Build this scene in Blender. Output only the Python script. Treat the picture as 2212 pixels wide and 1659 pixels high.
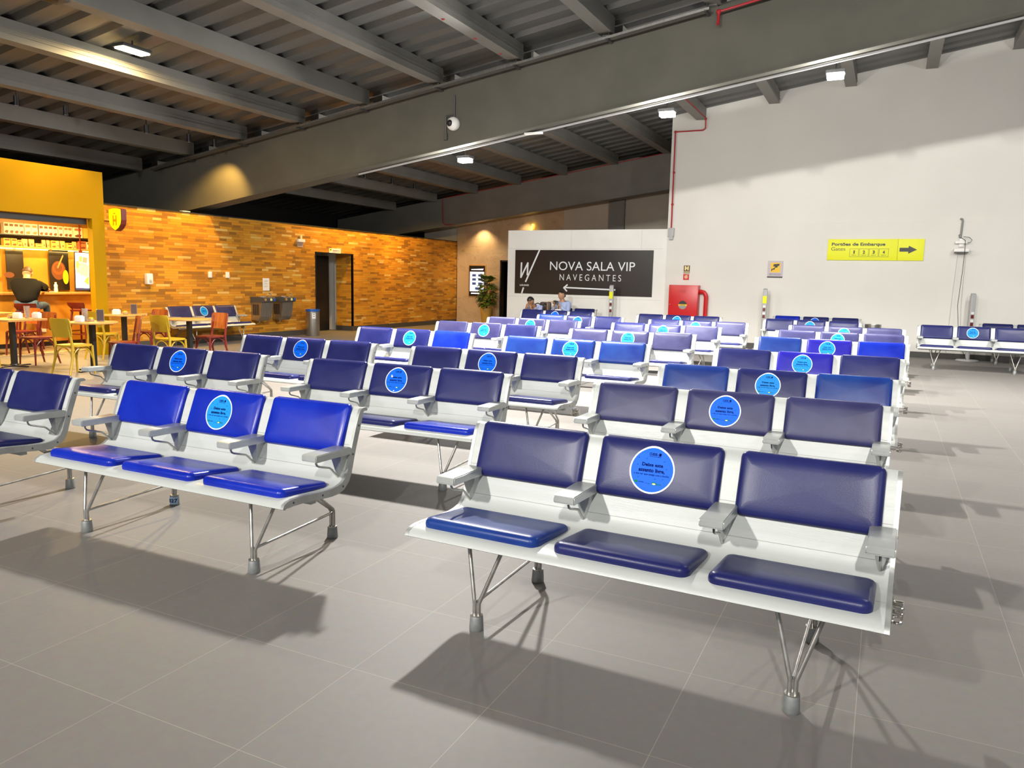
import bpy, bmesh, math, random
from mathutils import Vector, Matrix, Quaternion
random.seed(7)
PI = math.pi
for o in list(bpy.data.objects): bpy.data.objects.remove(o)
SC = bpy.context.scene
COL = SC.collection

# ------------------------------------------------------------------ camera
FPX, PITCH, ROLL, YAW, CAMH = 1658.37, -0.1344, 0.0215, -0.4501, 1.5709
cy, sy, cp, sp = math.cos(YAW), math.sin(YAW), math.cos(PITCH), math.sin(PITCH)
fwd = Vector((sy*cp, cy*cp, sp)); rgt = Vector((cy, -sy, 0)); upv = rgt.cross(fwd)
cr, sr = math.cos(ROLL), math.sin(ROLL)
r2 = cr*rgt + sr*upv; u2 = -sr*rgt + cr*upv
cam = bpy.data.cameras.new('camera'); cam.sensor_width = 36; cam.lens = FPX/2212*36
cam.clip_start = 0.05; cam.clip_end = 200
camo = bpy.data.objects.new('camera', cam); COL.objects.link(camo)
M = Matrix((r2, u2, -fwd)).transposed().to_4x4(); M.translation = Vector((0, 0, CAMH))
camo.matrix_world = M
SC.camera = camo

# ------------------------------------------------------------------ world and exposure
w = bpy.data.worlds.new('world'); SC.world = w; w.use_nodes = True
w.node_tree.nodes['Background'].inputs[0].default_value = (0.80, 0.84, 0.9, 1)
w.node_tree.nodes['Background'].inputs[1].default_value = 0.24
SC.view_settings.view_transform = 'Standard'; SC.view_settings.look = 'None'
SC.view_settings.gamma = 1; SC.view_settings.use_curve_mapping = False
SC.view_settings.exposure = 0.56

# lamp table: (x, y, kind, watts); the fixtures themselves are built in make_floodlight
BAY_LAMPS = [(-10.57, 8.42, 150), (-5.3, 9.05, 930), (3.2, 9.3, 110),
             (-9.5, -5.2, 60), (-4.2, -5.5, 265), (1.2, -5.5, 200), (6.6, -4.0, 180)]
BAY_TILT = [0, 0, 0, 66, 76, 76, 76]
BEAM_LAMPS = [(-7.6, 170), (-3.64, 210), (-1.0, 170), (3.4, 150)]
def deck_z(x): return 6.62 + 0.15*x
def purlin_z(x): return 6.37 + 0.15*x
def beam_z(x): return 5.15 + 0.147*x

# ------------------------------------------------------------------ helpers
class MB:
    """collects shapes; build() links them as ONE mesh object"""
    def __init__(s): s.v = []; s.f = []; s.m = []; s.sm = []
    def add(s, vs, fs, mi=0, smooth=False, T=None):
        b = len(s.v)
        for p in vs:
            p = Vector(p)
            s.v.append(tuple(T @ p if T else p))
        for f in fs:
            s.f.append(tuple(b+i for i in f)); s.m.append(mi); s.sm.append(smooth)
        return s
    def box(s, a, b, mi=0, bev=0, T=None):
        x0, y0, z0 = a; x1, y1, z1 = b
        if bev <= 0:
            vs = [(x0,y0,z0),(x1,y0,z0),(x1,y1,z0),(x0,y1,z0),(x0,y0,z1),(x1,y0,z1),(x1,y1,z1),(x0,y1,z1)]
            fs = [(0,3,2,1),(4,5,6,7),(0,1,5,4),(1,2,6,5),(2,3,7,6),(3,0,4,7)]
            return s.add(vs, fs, mi, False, T)
        bm = bmesh.new(); bmesh.ops.create_cube(bm, size=1)
        for v in bm.verts:
            v.co = Vector(((x0+x1)/2+v.co.x*(x1-x0), (y0+y1)/2+v.co.y*(y1-y0), (z0+z1)/2+v.co.z*(z1-z0)))
        bmesh.ops.bevel(bm, geom=bm.edges[:], offset=bev, segments=2, affect='EDGES', profile=0.6)
        s.bm(bm, mi, True, T); return s
    def bm(s, bm, mi=0, smooth=False, T=None):
        bm.verts.ensure_lookup_table(); bm.verts.index_update()
        s.add([v.co.copy() for v in bm.verts], [[v.index for v in f.verts] for f in bm.faces], mi, smooth, T)
        bm.free(); return s
    def tube(s, pts, r, n=8, mi=0, caps=True, T=None, smooth=True):
        pts = [Vector(p) for p in pts]; rs = r if isinstance(r, (list, tuple)) else [r]*len(pts)
        vs = []; fs = []; nrm = None
        for i, p in enumerate(pts):
            if i == 0: t = pts[1]-p
            elif i == len(pts)-1: t = p-pts[i-1]
            else: t = (pts[i+1]-p).normalized()+(p-pts[i-1]).normalized()
            t.normalize()
            if nrm is None:
                nrm = t.cross(Vector((0,0,1)))
                if nrm.length < 1e-3: nrm = t.cross(Vector((1,0,0)))
            nrm = (nrm - t*nrm.dot(t)).normalized(); bn = t.cross(nrm)
            for k in range(n):
                a = 2*PI*k/n; vs.append(p + (nrm*math.cos(a)+bn*math.sin(a))*rs[i])
        for i in range(len(pts)-1):
            for k in range(n):
                k2 = (k+1) % n; fs.append((i*n+k, i*n+k2, (i+1)*n+k2, (i+1)*n+k))
        s.add(vs, fs, mi, smooth, T)
        if caps:
            s.add(vs[:n], [tuple(range(n))[::-1]], mi, False, T); s.add(vs[-n:], [tuple(range(n))], mi, False, T)
        return s
    def lathe(s, prof, n=24, mi=0, c=(0,0,0), T=None, smooth=True):
        vs = []; fs = []; m = len(prof)
        for k in range(n):
            a = 2*PI*k/n
            for r, z in prof: vs.append((c[0]+r*math.cos(a), c[1]+r*math.sin(a), c[2]+z))
        for k in range(n):
            k2 = (k+1) % n
            for i in range(m-1): fs.append((k*m+i, k2*m+i, k2*m+i+1, k*m+i+1))
        s.add(vs, fs, mi, smooth, T); return s
    def prism(s, poly, h0, h1, ax='x', mi=0, T=None, smooth=False):
        def P(p, h):
            return (h, p[0], p[1]) if ax == 'x' else ((p[0], h, p[1]) if ax == 'y' else (p[0], p[1], h))
        n = len(poly); vs = [P(p, h0) for p in poly]+[P(p, h1) for p in poly]
        s.add(vs, [(i, (i+1) % n, n+(i+1) % n, n+i) for i in range(n)], mi, smooth, T)
        s.add(vs[:n], [tuple(range(n))[::-1]], mi, False, T); s.add(vs[n:], [tuple(range(n))], mi, False, T)
        return s
    def sphere(s, c, r, mi=0, n=12, sc=(1,1,1), T=None):
        bm = bmesh.new(); bmesh.ops.create_uvsphere(bm, u_segments=n, v_segments=max(6, n*2//3), radius=r)
        for v in bm.verts: v.co = Vector((c[0]+v.co.x*sc[0], c[1]+v.co.y*sc[1], c[2]+v.co.z*sc[2]))
        return s.bm(bm, mi, True, T)
    def mesh(s, name, mats):
        me = bpy.data.meshes.new(name); me.from_pydata(s.v, [], s.f)
        for m in (mats if isinstance(mats, (list, tuple)) else [mats]): me.materials.append(m)
        me.polygons.foreach_set('material_index', s.m); me.polygons.foreach_set('use_smooth', s.sm)
        me.validate()
        bm = bmesh.new(); bm.from_mesh(me); bmesh.ops.recalc_face_normals(bm, faces=bm.faces[:]); bm.to_mesh(me); bm.free()
        if any(s.sm): me.set_sharp_from_angle(angle=math.radians(42))
        me.update(); return me
    def build(s, name, mats, parent=None, loc=None):
        o = bpy.data.objects.new(name, s.mesh(name, mats)); COL.objects.link(o)
        if parent: o.parent = parent
        if loc: o.location = loc
        return o
def tag(o, label=None, cat=None, group=None, kind=None):
    if label: o['label'] = label
    if cat: o['category'] = cat
    if group: o['group'] = group
    if kind: o['kind'] = kind
    return o
def thing(name, label, cat, loc=(0,0,0), rz=0, group=None):
    o = bpy.data.objects.new(name, None); COL.objects.link(o); o.empty_display_size = .1
    o.location = loc; o.rotation_euler = (0, 0, rz)
    return tag(o, label, cat, group)
def children(o): return [c for c in KIDS.get(o.name, [])]
KIDS = {}
def copy_tree(o, parent=None):
    c = o.copy(); COL.objects.link(c)
    if parent: c.parent = parent
    for ch in list(o.children): copy_tree(ch, c)
    return c
def struct(name, mb, mats):
    o = mb.build(name, mats); o['kind'] = 'structure'; return o
def rr(w, h, r, n=5):
    """rounded rectangle outline centred on 0"""
    out = []
    for cx, cy_, a0 in ((w/2-r, h/2-r, 0), (-w/2+r, h/2-r, PI/2), (-w/2+r, -h/2+r, PI), (w/2-r, -h/2+r, 1.5*PI)):
        for k in range(n+1):
            a = a0+PI/2*k/n; out.append((cx+r*math.cos(a), cy_+r*math.sin(a)))
    return out
def text_geo(txt, size, bold=0.0, align='CENTER', sx=1.0, extr=0, res=2):
    cu = bpy.data.curves.new('t', 'FONT'); cu.body = txt; cu.size = size; cu.align_x = align; cu.align_y = 'CENTER'
    cu.offset = bold; cu.resolution_u = res; cu.extrude = extr
    ob = bpy.data.objects.new('t', cu); COL.objects.link(ob)
    dg = bpy.context.evaluated_depsgraph_get(); dg.update()
    me = bpy.data.meshes.new_from_object(ob.evaluated_get(dg))
    vs = [(v.co.x*sx, v.co.y, v.co.z) for v in me.vertices]; fs = [tuple(p.vertices) for p in me.polygons]
    bpy.data.objects.remove(ob); bpy.data.curves.remove(cu); bpy.data.meshes.remove(me)
    return vs, fs
def text_fit(mb, txt, x0, x1, z0, z1, mi, T, bold=0.0):
    """flat text fitted in a rectangle of the local x/z plane (facing -y)"""
    vs, fs = text_geo(txt, 1, bold, res=5)
    ax, bx = min(v[0] for v in vs), max(v[0] for v in vs); ay, by = min(v[1] for v in vs), max(v[1] for v in vs)
    o = [(x0+(v[0]-ax)/(bx-ax)*(x1-x0), 0, z0+(v[1]-ay)/(by-ay)*(z1-z0)) for v in vs]
    mb.add(o, fs, mi, False, T)
def stroke(mb, pts, wd, mi, T, th=0.0):
    """flat poly-line of given width in the x/z plane"""
    for i_, (a, b) in enumerate(zip(pts[:-1], pts[1:])):
        a = Vector((a[0], -.0008*i_, a[1])); b = Vector((b[0], -.0008*i_, b[1])); d = (b-a).normalized(); n = Vector((-d.z, 0, d.x))*wd/2
        a2 = a-d*wd*.25; b2 = b+d*wd*.25
        mb.add([a2-n, b2-n, b2+n, a2+n], [(0,1,2,3)], mi, False, T)

# ------------------------------------------------------------------ materials
def mat(name, col, rough=.5, metal=0, emit=None, estr=1, spec=None, alpha=None, trans=None):
    m = bpy.data.materials.new(name); m.use_nodes = True; b = m.node_tree.nodes['Principled BSDF']
    b.inputs['Base Color'].default_value = (*col, 1); b.inputs['Roughness'].default_value = rough; b.inputs['Metallic'].default_value = metal
    if spec is not None: b.inputs['Specular IOR Level'].default_value = spec
    if emit: b.inputs['Emission Color'].default_value = (*emit, 1); b.inputs['Emission Strength'].default_value = estr
    if trans is not None: b.inputs['Transmission Weight'].default_value = trans
    return m
def nodes(m): return m.node_tree.nodes, m.node_tree.links, m.node_tree.nodes['Principled BSDF']
def noisy(m, c2, scale=3, det=4, fac=(.35, .65), bump=0, bscale=60, stretch=None):
    """mottle the base colour towards c2 and add a fine bump"""
    N, L, B = nodes(m); c1 = tuple(B.inputs['Base Color'].default_value)
    geo = N.new('ShaderNodeTexCoord')
    src = geo.outputs['Object']
    if stretch:
        mp = N.new('ShaderNodeMapping'); mp.inputs['Scale'].default_value = stretch; L.new(src, mp.inputs[0]); src = mp.outputs[0]
    nz = N.new('ShaderNodeTexNoise'); nz.inputs['Scale'].default_value = scale; nz.inputs['Detail'].default_value = det; L.new(src, nz.inputs['Vector'])
    rp = N.new('ShaderNodeValToRGB'); rp.color_ramp.elements[0].position = fac[0]; rp.color_ramp.elements[1].position = fac[1]
    rp.color_ramp.elements[0].color = c1; rp.color_ramp.elements[1].color = (*c2, 1)
    L.new(nz.outputs['Fac'], rp.inputs[0]); L.new(rp.outputs[0], B.inputs['Base Color'])
    if bump:
        n2 = N.new('ShaderNodeTexNoise'); n2.inputs['Scale'].default_value = bscale; L.new(src, n2.inputs['Vector'])
        bp = N.new('ShaderNodeBump'); bp.inputs['Strength'].default_value = bump; bp.inputs['Distance'].default_value = .002
        L.new(n2.outputs['Fac'], bp.inputs['Height']); L.new(bp.outputs[0], B.inputs['Normal'])
    return m
MT = {}
MT['shell'] = noisy(mat('white_painted_aluminium', (.50,.52,.505), .36), (.44,.465,.445), 2.5, 3, bump=.25, bscale=90, stretch=(.15,1,8))
MT['cap'] = noisy(mat('grey_cast_aluminium', (.47,.48,.47), .42, .55), (.38,.39,.38), 9)
MT['arm'] = noisy(mat('grey_satin_armrest', (.50,.52,.51), .3, .35), (.43,.45,.44), 6)
MT['tube'] = noisy(mat('brushed_chrome_tube', (.50,.49,.46), .3, .85), (.34,.33,.31), 14)
MT['foot'] = noisy(mat('grey_foot_sleeve', (.27,.28,.28), .45, .35), (.2,.21,.21), 20)
MT['chrome'] = mat('chrome', (.62,.60,.56), .16, 1)
def vinyl(n, c, c2, r=.33): return noisy(mat(n, c, r, spec=.26), c2, 4, 5, bump=.14, bscale=300)
MT['navy'] = vinyl('navy_vinyl', (.010,.012,.085), (.018,.022,.11))
MT['dusk'] = vinyl('worn_navy_vinyl', (.022,.022,.085), (.04,.04,.12), .38)
MT['blue'] = vinyl('royal_blue_vinyl', (.004,.015,.30), (.008,.026,.38), .27)
MT['mid'] = vinyl('mid_blue_vinyl', (.006,.022,.17), (.012,.045,.22), .33)
MT['violet'] = vinyl('violet_blue_vinyl', (.010,.006,.26), (.018,.016,.30), .35)
MT['stk_deep'] = mat('sticker_deep_blue', (.0,.12,.78), .5, spec=.15)
MT['stk_pale'] = mat('sticker_light_blue', (.01,.25,.76), .5, spec=.15)
MT['stk_white'] = mat('sticker_white', (.8,.85,.88), .4)
MT['ink'] = mat('dark_blue_ink', (.003,.005,.07), .8, spec=.03)
MT['green'] = mat('logo_green', (.01,.20,.07), .7, spec=.05)
MT['cream'] = mat('logo_cream', (.75,.72,.35), .5)
MT['white'] = noisy(mat('white_plaster', (.75,.735,.695), .75), (.71,.695,.655), .7, 4, bump=.1, bscale=30)
MT['board'] = noisy(mat('white_painted_board', (.84,.84,.81), .6), (.77,.77,.74), 1.3, 5, fac=(.4,.75))
MT['beige'] = noisy(mat('beige_plaster', (.55,.50,.42), .8), (.48,.44,.37), .8)
MT['steel'] = noisy(mat('grey_painted_steel', (.22,.216,.197), .55), (.19,.187,.17), 1.5)
MT['beam'] = noisy(mat('olive_grey_beam_paint', (.115,.112,.094), .8, spec=.2), (.10,.098,.082), 1.5)
MT['deck'] = noisy(mat('galvanised_deck', (.175,.175,.168), .45, .45), (.13,.132,.13), 1.1, 5, stretch=(.5,3,1))
MT['dark'] = mat('near_black', (.012,.012,.013), .7)
MT['black'] = mat('black_paint', (.008,.008,.009), .45)
MT['grey'] = mat('mid_grey', (.25,.25,.25), .5)
MT['dgrey'] = mat('dark_grey_metal', (.06,.062,.066), .5)
MT['lgrey'] = mat('light_grey_plastic', (.42,.42,.43), .45)
MT['plast'] = mat('white_plastic', (.80,.80,.78), .4)
MT['paper'] = mat('white_paper', (.82,.81,.78), .8)
MT['red'] = mat('red_paint', (.55,.006,.01), .32)
MT['pipe'] = mat('red_pipe_paint', (.42,.012,.02), .4)
MT['yellow'] = mat('yellow_fascia', (.34,.205,.0), .6, spec=.12)
MT['lemon'] = mat('sign_yellow', (.80,.82,.0), .5)
MT['amber'] = mat('amber_yellow', (.85,.52,.01), .5)
MT['skirt'] = noisy(mat('dark_grey_skirting', (.055,.052,.05), .4), (.07,.066,.062), 3)
MT['wood'] = noisy(mat('warm_wood', (.48,.24,.03), .45), (.38,.18,.022), 3, 5, stretch=(6,1,1))
MT['woodtop'] = noisy(mat('light_wood_tabletop', (.52,.28,.09), .4), (.42,.22,.06), 4, 4, stretch=(1,7,1))
MT['ply'] = noisy(mat('red_brown_plywood', (.36,.10,.018), .32), (.24,.05,.01), 3, 4, stretch=(7,1,1))
MT['wine'] = mat('dark_red_lacquer', (.14,.012,.008), .35)
MT['mustard'] = mat('mustard_lacquer', (.42,.27,.012), .35)
MT['glass'] = mat('clear_acrylic', (.75,.75,.78), .08, trans=.85)
MT['leaf'] = noisy(mat('glossy_green_leaf', (.055,.13,.018), .38), (.16,.22,.03), 5)
MT['stem'] = mat('plant_stem', (.10,.08,.03), .7)
MT['pot'] = mat('mustard_planter', (.50,.30,.06), .4)
MT['soil'] = mat('soil', (.03,.02,.015), .9)
MT['inox'] = noisy(mat('brushed_stainless', (.45,.44,.42), .3, .9), (.36,.35,.33), 5, 3, stretch=(8,8,.4))
MT['bluerim'] = mat('blue_bin_rim', (.01,.09,.42), .35)
MT['skin'] = mat('skin_tan', (.46,.25,.15), .5)
MT['skin2'] = mat('skin_brown', (.36,.18,.10), .5)
MT['hair'] = mat('brown_hair', (.07,.03,.015), .6)
MT['hairb'] = mat('black_hair', (.012,.010,.010), .5)
MT['tee'] = mat('black_cotton', (.004,.004,.005), .9, spec=.2)
MT['jean'] = noisy(mat('blue_denim', (.025,.06,.13), .8), (.05,.10,.19), 12)
MT['shirt'] = noisy(mat('pale_blue_shirt', (.36,.44,.72), .8), (.42,.50,.76), 14)
MT['navycloth'] = mat('navy_trousers', (.015,.018,.045), .8)
MT['pack'] = mat('dark_brown_leather', (.035,.014,.012), .5)
MT['shoe'] = mat('black_shoe', (.012,.011,.011), .4)
MT['lampw'] = mat('lit_lamp_white', (1,1,1), .5, emit=(1,.97,.9), estr=26)
MT['lampy'] = mat('lit_lamp_warm', (1,1,1), .5, emit=(1,.88,.55), estr=26)
MT['spot'] = mat('lit_spot_lens', (1,1,1), .5, emit=(1,.93,.8), estr=5)
MT['neon'] = mat('lit_neon_yellow', (1,.7,.1), .5, emit=(1,.62,.05), estr=5)
MT['shield'] = mat('lit_shield_face', (.35,.32,0), .5, emit=(.70,.68,.0), estr=.8)
MT['shieldH'] = mat('lit_shield_letter', (.35,.15,0), .5, emit=(.40,.17,.0), estr=.6)
MT['scrw'] = mat('lit_screen_white', (.6,.65,.75), .4, emit=(.62,.68,.85), estr=1.0)
MT['scrd'] = mat('lit_screen_navy', (.02,.03,.08), .4, emit=(.03,.05,.12), estr=1.0)
MT['scrp'] = mat('lit_screen_lilac', (.4,.4,.8), .4, emit=(.45,.43,.85), estr=.9)
MT['scrg'] = mat('lit_screen_green', (.4,.8,.1), .4, emit=(.35,.75,.05), estr=.9)
MT['scro'] = mat('lit_screen_orange', (.9,.5,.1), .4, emit=(.9,.45,.04), estr=.9)
MT['scry'] = mat('lit_screen_yellow', (.9,.8,.3), .4, emit=(.82,.72,.25), estr=.9)
MT['scrr'] = mat('lit_screen_red', (.9,.2,.15), .4, emit=(.85,.18,.10), estr=.9)
MT['led'] = mat('lit_led_strip', (1,.9,.5), .4, emit=(1,.72,.16), estr=6)
MT['rust'] = noisy(mat('rusty_chrome', (.45,.43,.40), .4, .7), (.16,.06,.02), 40, 3)

# floor tiles: square porcelain with pale grout
m = mat('grey_porcelain_tiles', (.3,.29,.28), .55, spec=.28); N, L, B = nodes(m)
g = N.new('ShaderNodeNewGeometry'); mp = N.new('ShaderNodeMapping'); mp.inputs['Location'].default_value = (-0.012+.613*40, -2.362+.613*40, 0)
bk = N.new('ShaderNodeTexBrick'); bk.offset = 0; bk.squash = 1
for k, v in (('Scale', 1), ('Brick Width', .613), ('Row Height', .613), ('Mortar Size', .0017), ('Mortar Smooth', .5), ('Bias', 0)): bk.inputs[k].default_value = v
bk.inputs['Color1'].default_value = (.160,.149,.140,1); bk.inputs['Color2'].default_value = (.172,.161,.151,1); bk.inputs['Mortar'].default_value = (.28,.26,.22,1)
L.new(g.outputs['Position'], mp.inputs[0]); L.new(mp.outputs[0], bk.inputs['Vector'])
nz = N.new('ShaderNodeTexNoise'); nz.inputs['Scale'].default_value = 26; nz.inputs['Detail'].default_value = 6; L.new(g.outputs['Position'], nz.inputs['Vector'])
mx = N.new('ShaderNodeMix'); mx.data_type = 'RGBA'; mx.blend_type = 'OVERLAY'; mx.inputs[0].default_value = .12
L.new(bk.outputs['Color'], mx.inputs[6]); L.new(nz.outputs['Color'], mx.inputs[7]); L.new(mx.outputs[2], B.inputs['Base Color'])
MT['tile'] = m
# stacked split-face brick
m = mat('stacked_split_brick', (.5,.2,.05), .8); N, L, B = nodes(m)
g = N.new('ShaderNodeNewGeometry'); sx_ = N.new('ShaderNodeSeparateXYZ'); L.new(g.outputs['Position'], sx_.inputs[0])
ad = N.new('ShaderNodeMath'); ad.operation = 'ADD'; L.new(sx_.outputs['X'], ad.inputs[0]); L.new(sx_.outputs['Y'], ad.inputs[1])
cb = N.new('ShaderNodeCombineXYZ'); L.new(ad.outputs[0], cb.inputs['X']); L.new(sx_.outputs['Z'], cb.inputs['Y'])
ww = N.new('ShaderNodeTexNoise'); ww.inputs['Scale'].default_value = .35
def brk(width, off, freq):
    b = N.new('ShaderNodeTexBrick'); b.offset = off; b.offset_frequency = freq; b.squash = .62; b.squash_frequency = 3
    for k, v in (('Scale', 1), ('Brick Width', width), ('Row Height', .0555), ('Mortar Size', .0009), ('Mortar Smooth', .6), ('Bias', 0)): b.inputs[k].default_value = v
    b.inputs['Color1'].default_value = (0,0,0,1); b.inputs['Color2'].default_value = (1,1,1,1); b.inputs['Mortar'].default_value = (.02,.02,.02,1)
    L.new(cb.outputs[0], b.inputs['Vector']); return b
b1 = brk(.36, .37, 2)
rp = N.new('ShaderNodeValToRGB'); cr_ = rp.color_ramp
cr_.elements[0].position = 0; cr_.elements[0].color = (.26,.11,.008,1); cr_.elements[1].position = 1; cr_.elements[1].color = (.70,.46,.14,1)
for p_, c_ in ((.22, (.40,.165,.008,1)), (.45, (.52,.215,.010,1)), (.72, (.62,.27,.012,1)), (.9, (.52,.26,.02,1))):
    e = cr_.elements.new(p_); e.color = c_
L.new(b1.outputs['Color'], rp.inputs[0])
mo = N.new('ShaderNodeMix'); mo.data_type = 'RGBA'; L.new(b1.outputs['Fac'], mo.inputs[0]); L.new(rp.outputs[0], mo.inputs[6]); mo.inputs[7].default_value = (.16,.06,.012,1)
n3 = N.new('ShaderNodeTexNoise'); n3.inputs['Scale'].default_value = 1.1; n3.inputs['Detail'].default_value = 3; L.new(cb.outputs[0], n3.inputs['Vector'])
m3 = N.new('ShaderNodeMix'); m3.data_type = 'RGBA'; m3.blend_type = 'OVERLAY'; m3.inputs[0].default_value = .35; L.new(mo.outputs[2], m3.inputs[6]); L.new(n3.outputs['Fac'], m3.inputs[7])
L.new(m3.outputs[2], B.inputs['Base Color'])
bp = N.new('ShaderNodeBump'); bp.inputs['Strength'].default_value = .9; bp.inputs['Distance'].default_value = .02; L.new(b1.outputs['Color'], bp.inputs['Height']); L.new(bp.outputs[0], B.inputs['Normal'])
MT['brick'] = m
# veined marble
m = mat('veined_cream_marble', (.5,.4,.28), .3); N, L, B = nodes(m)
g = N.new('ShaderNodeNewGeometry'); wv = N.new('ShaderNodeTexNoise'); wv.inputs['Scale'].default_value = 1.6; wv.inputs['Detail'].default_value = 9; wv.inputs['Distortion'].default_value = 1.6
L.new(g.outputs['Position'], wv.inputs['Vector'])
rp = N.new('ShaderNodeValToRGB'); e = rp.color_ramp.elements; e[0].position = .3; e[0].color = (.55,.42,.28,1); e[1].position = .75; e[1].color = (.44,.33,.21,1)
for p_, c_ in ((.497, (.55,.42,.28,1)), (.507, (.36,.26,.16,1)), (.517, (.53,.40,.27,1))):
    q = e.new(p_); q.color = c_
L.new(wv.outputs['Fac'], rp.inputs[0]); L.new(rp.outputs[0], B.inputs['Base Color']); MT['marble'] = m

# ------------------------------------------------------------------ setting
struct('floor', MB().box((-19, -8, -.1), (10, 30, 0)), MT['tile'])
# corrugated deck running up the slope
prof = []; y = -8.0; k = 0
while y < 30:
    prof += [(y, 0), (y+.27, 0), (y+.33, .075), (y+.44, .075)]; y += .5
mb = MB(); vs = []; fs = []
for x in (-19, 10):
    for (yy, dz) in prof: vs.append((x, yy, deck_z(x)+dz))
n_ = len(prof)
mb.add(vs, [(i, i+1, n_+i+1, n_+i) for i in range(n_-1)])
vs2 = [(x, y_, deck_z(x)+.16) for x in (-19, 10) for y_ in (-8, 30)]
mb.add(vs2, [(0,1,3,2)])
struct('ceiling', mb, MT['deck'])
struct('wall_light_block', MB().box((-19, -8, 0), (-18.7, 30, 4.2)), MT['dark'])  # added near-black wall: stops world light, stands in for the dark space beyond
struct('wall_back', MB().box((-19, 27, 0), (10, 27.3, 8)), MT['dark'])
# white hall wall with its raised lower lining
def wall_top(x): return deck_z(x)+.07
X0, X1 = -5.30, 10
mb = MB().prism([(X0, 0), (X1, 0), (X1, wall_top(X1)), (X0, wall_top(X0))], 20.1, 20.3, 'y')
mb.box((X0, 20.3, 0), (X0+.2, 26.9, 5.6))
struct('wall_right', mb, MT['white'])
struct('trim_1', MB().box((X0+.03, 20.075, 0), (X1, 20.1, 3.07)).box((X0+.03, 20.07, 3.07), (X1, 20.1, 3.095)), MT['white'])
struct('baseboard_right', MB().box((-5.3, 20.055, 0), (10, 20.075, .13)), MT['skirt'])
# brick block with a doorway
BX = -14.0; YD0, YD1, ZD = 16.6, 18.19, 2.19
mb = MB().box((BX-.15, 10.2, 0), (BX, YD0, 2.885)).box((BX-.15, YD1+.0, 0), (BX, 24.2, 2.885)).box((BX-.15, YD0, ZD), (BX, YD1, 2.885))
mb.box((BX-.6, YD1, 0), (BX-.15, YD1+.12, 2.6))
mb.v = [(max(v[0], BX-.04) if v[0] < BX and v[0] > BX-.2 else v[0], v[1], v[2]) for v in mb.v]
struct('wall_brick', mb, MT['brick'])
struct('trim_cap_light_slab', MB().box((BX-.18, 9.84, 2.885), (BX+.02, 24.2, 2.905)).box((-18.7, 9.9, 2.78), (BX-.18, 24.2, 2.84)), MT['dark'])  # wall cap, plus an unseen slab added over the block to stop light
struct('trim_3', MB().box((BX-.05, YD0-.03, 0), (BX+.015, YD0, ZD+.03)).box((BX-.05, YD1, .13), (BX+.015, YD1+.03, ZD+.03)).box((BX-.05, YD0-.03, ZD), (BX+.015, YD1+.03, ZD+.03)), MT['black'])
struct('wall_corridor', MB().box((-15.0+.0, 18.19+.13, 0), (-14.6, 18.4, 2.6)).box((-17.5, 19.2, 0), (-14.9, 19.3, 2.6)).box((-17.5, 16.3, 0), (-17.4, 19.3, 2.6)).box((-17.5, 16.3, 0), (-14.2, 16.4, 2.6)), MT['board'])
struct('ceiling_corridor', MB().box((-17.5, 16.3, 2.6), (-14.15, 19.3, 2.65)), MT['board'])
mb = MB().box((BX, 9.9, 0), (BX+.012, YD0-.03, .14)).box((BX, YD1+.03, 0), (BX+.012, 24.2, .14)).box((BX-.6, YD1-.012, 0), (BX+.012, YD1, .14)).box((-14.9, 19.185, 0), (-16.5, 19.2, .14))
struct('baseboard_left', mb, MT['skirt'])
struct('door_1', MB().box((-14.72, 17.05, .01), (-14.68, 17.97, 2.15), bev=.004), MT['black'])
# marble wall, beige panels, columns behind the white box wall
struct('wall_marble', MB().box((-13.98, 24.2, 0), (-12.22, 24.4, 5)).box((-12.22, 24.2, 2.23), (-9.9, 24.4, 5)).box((-11.5, 24.2, 0), (-9.9, 24.4, 2.23)), MT['marble'])
struct('wall_beige', MB().box((-9.9, 24.2, 0), (-5.3, 24.4, 5.5)).box((-15.4, 24.25, 2.0), (-13.98, 24.4, 4.1)), MT['beige'])
struct('trim_4', MB().box((-8.3, 24.08, 0), (-7.78, 24.2, 5.3)), MT['steel'])
struct('door_2', MB().box((-12.24, 24.17, 0), (-12.19, 24.42, 2.25)).box((-11.55, 24.17, 0), (-11.5, 24.42, 2.25)).box((-12.24, 24.17, 2.2), (-11.5, 24.42, 2.25)), MT['black'])
struct('wall_lounge', MB().box((-12.6, 26.2, 0), (-11.0, 26.3, 2.6)), MT['wood'])
# white box wall of the lounge with board joints
mb = MB().box((-9.93, 20.1, 0), (-5.30, 22.6, 2.98))
struct('wall_box', mb, MT['board'])
mb = MB()
for x in (-9.93, -8.0, -6.0): mb.box((x-.002+.02, 20.0975, 2.47), (x+.002+.02, 20.1, 2.97))
for z in (1.12, 2.47): mb.box((-9.9, 20.0975, z-.002), (-5.4, 20.1, z+.002))
struct('trim_5', mb, MT['lgrey'])

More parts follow.
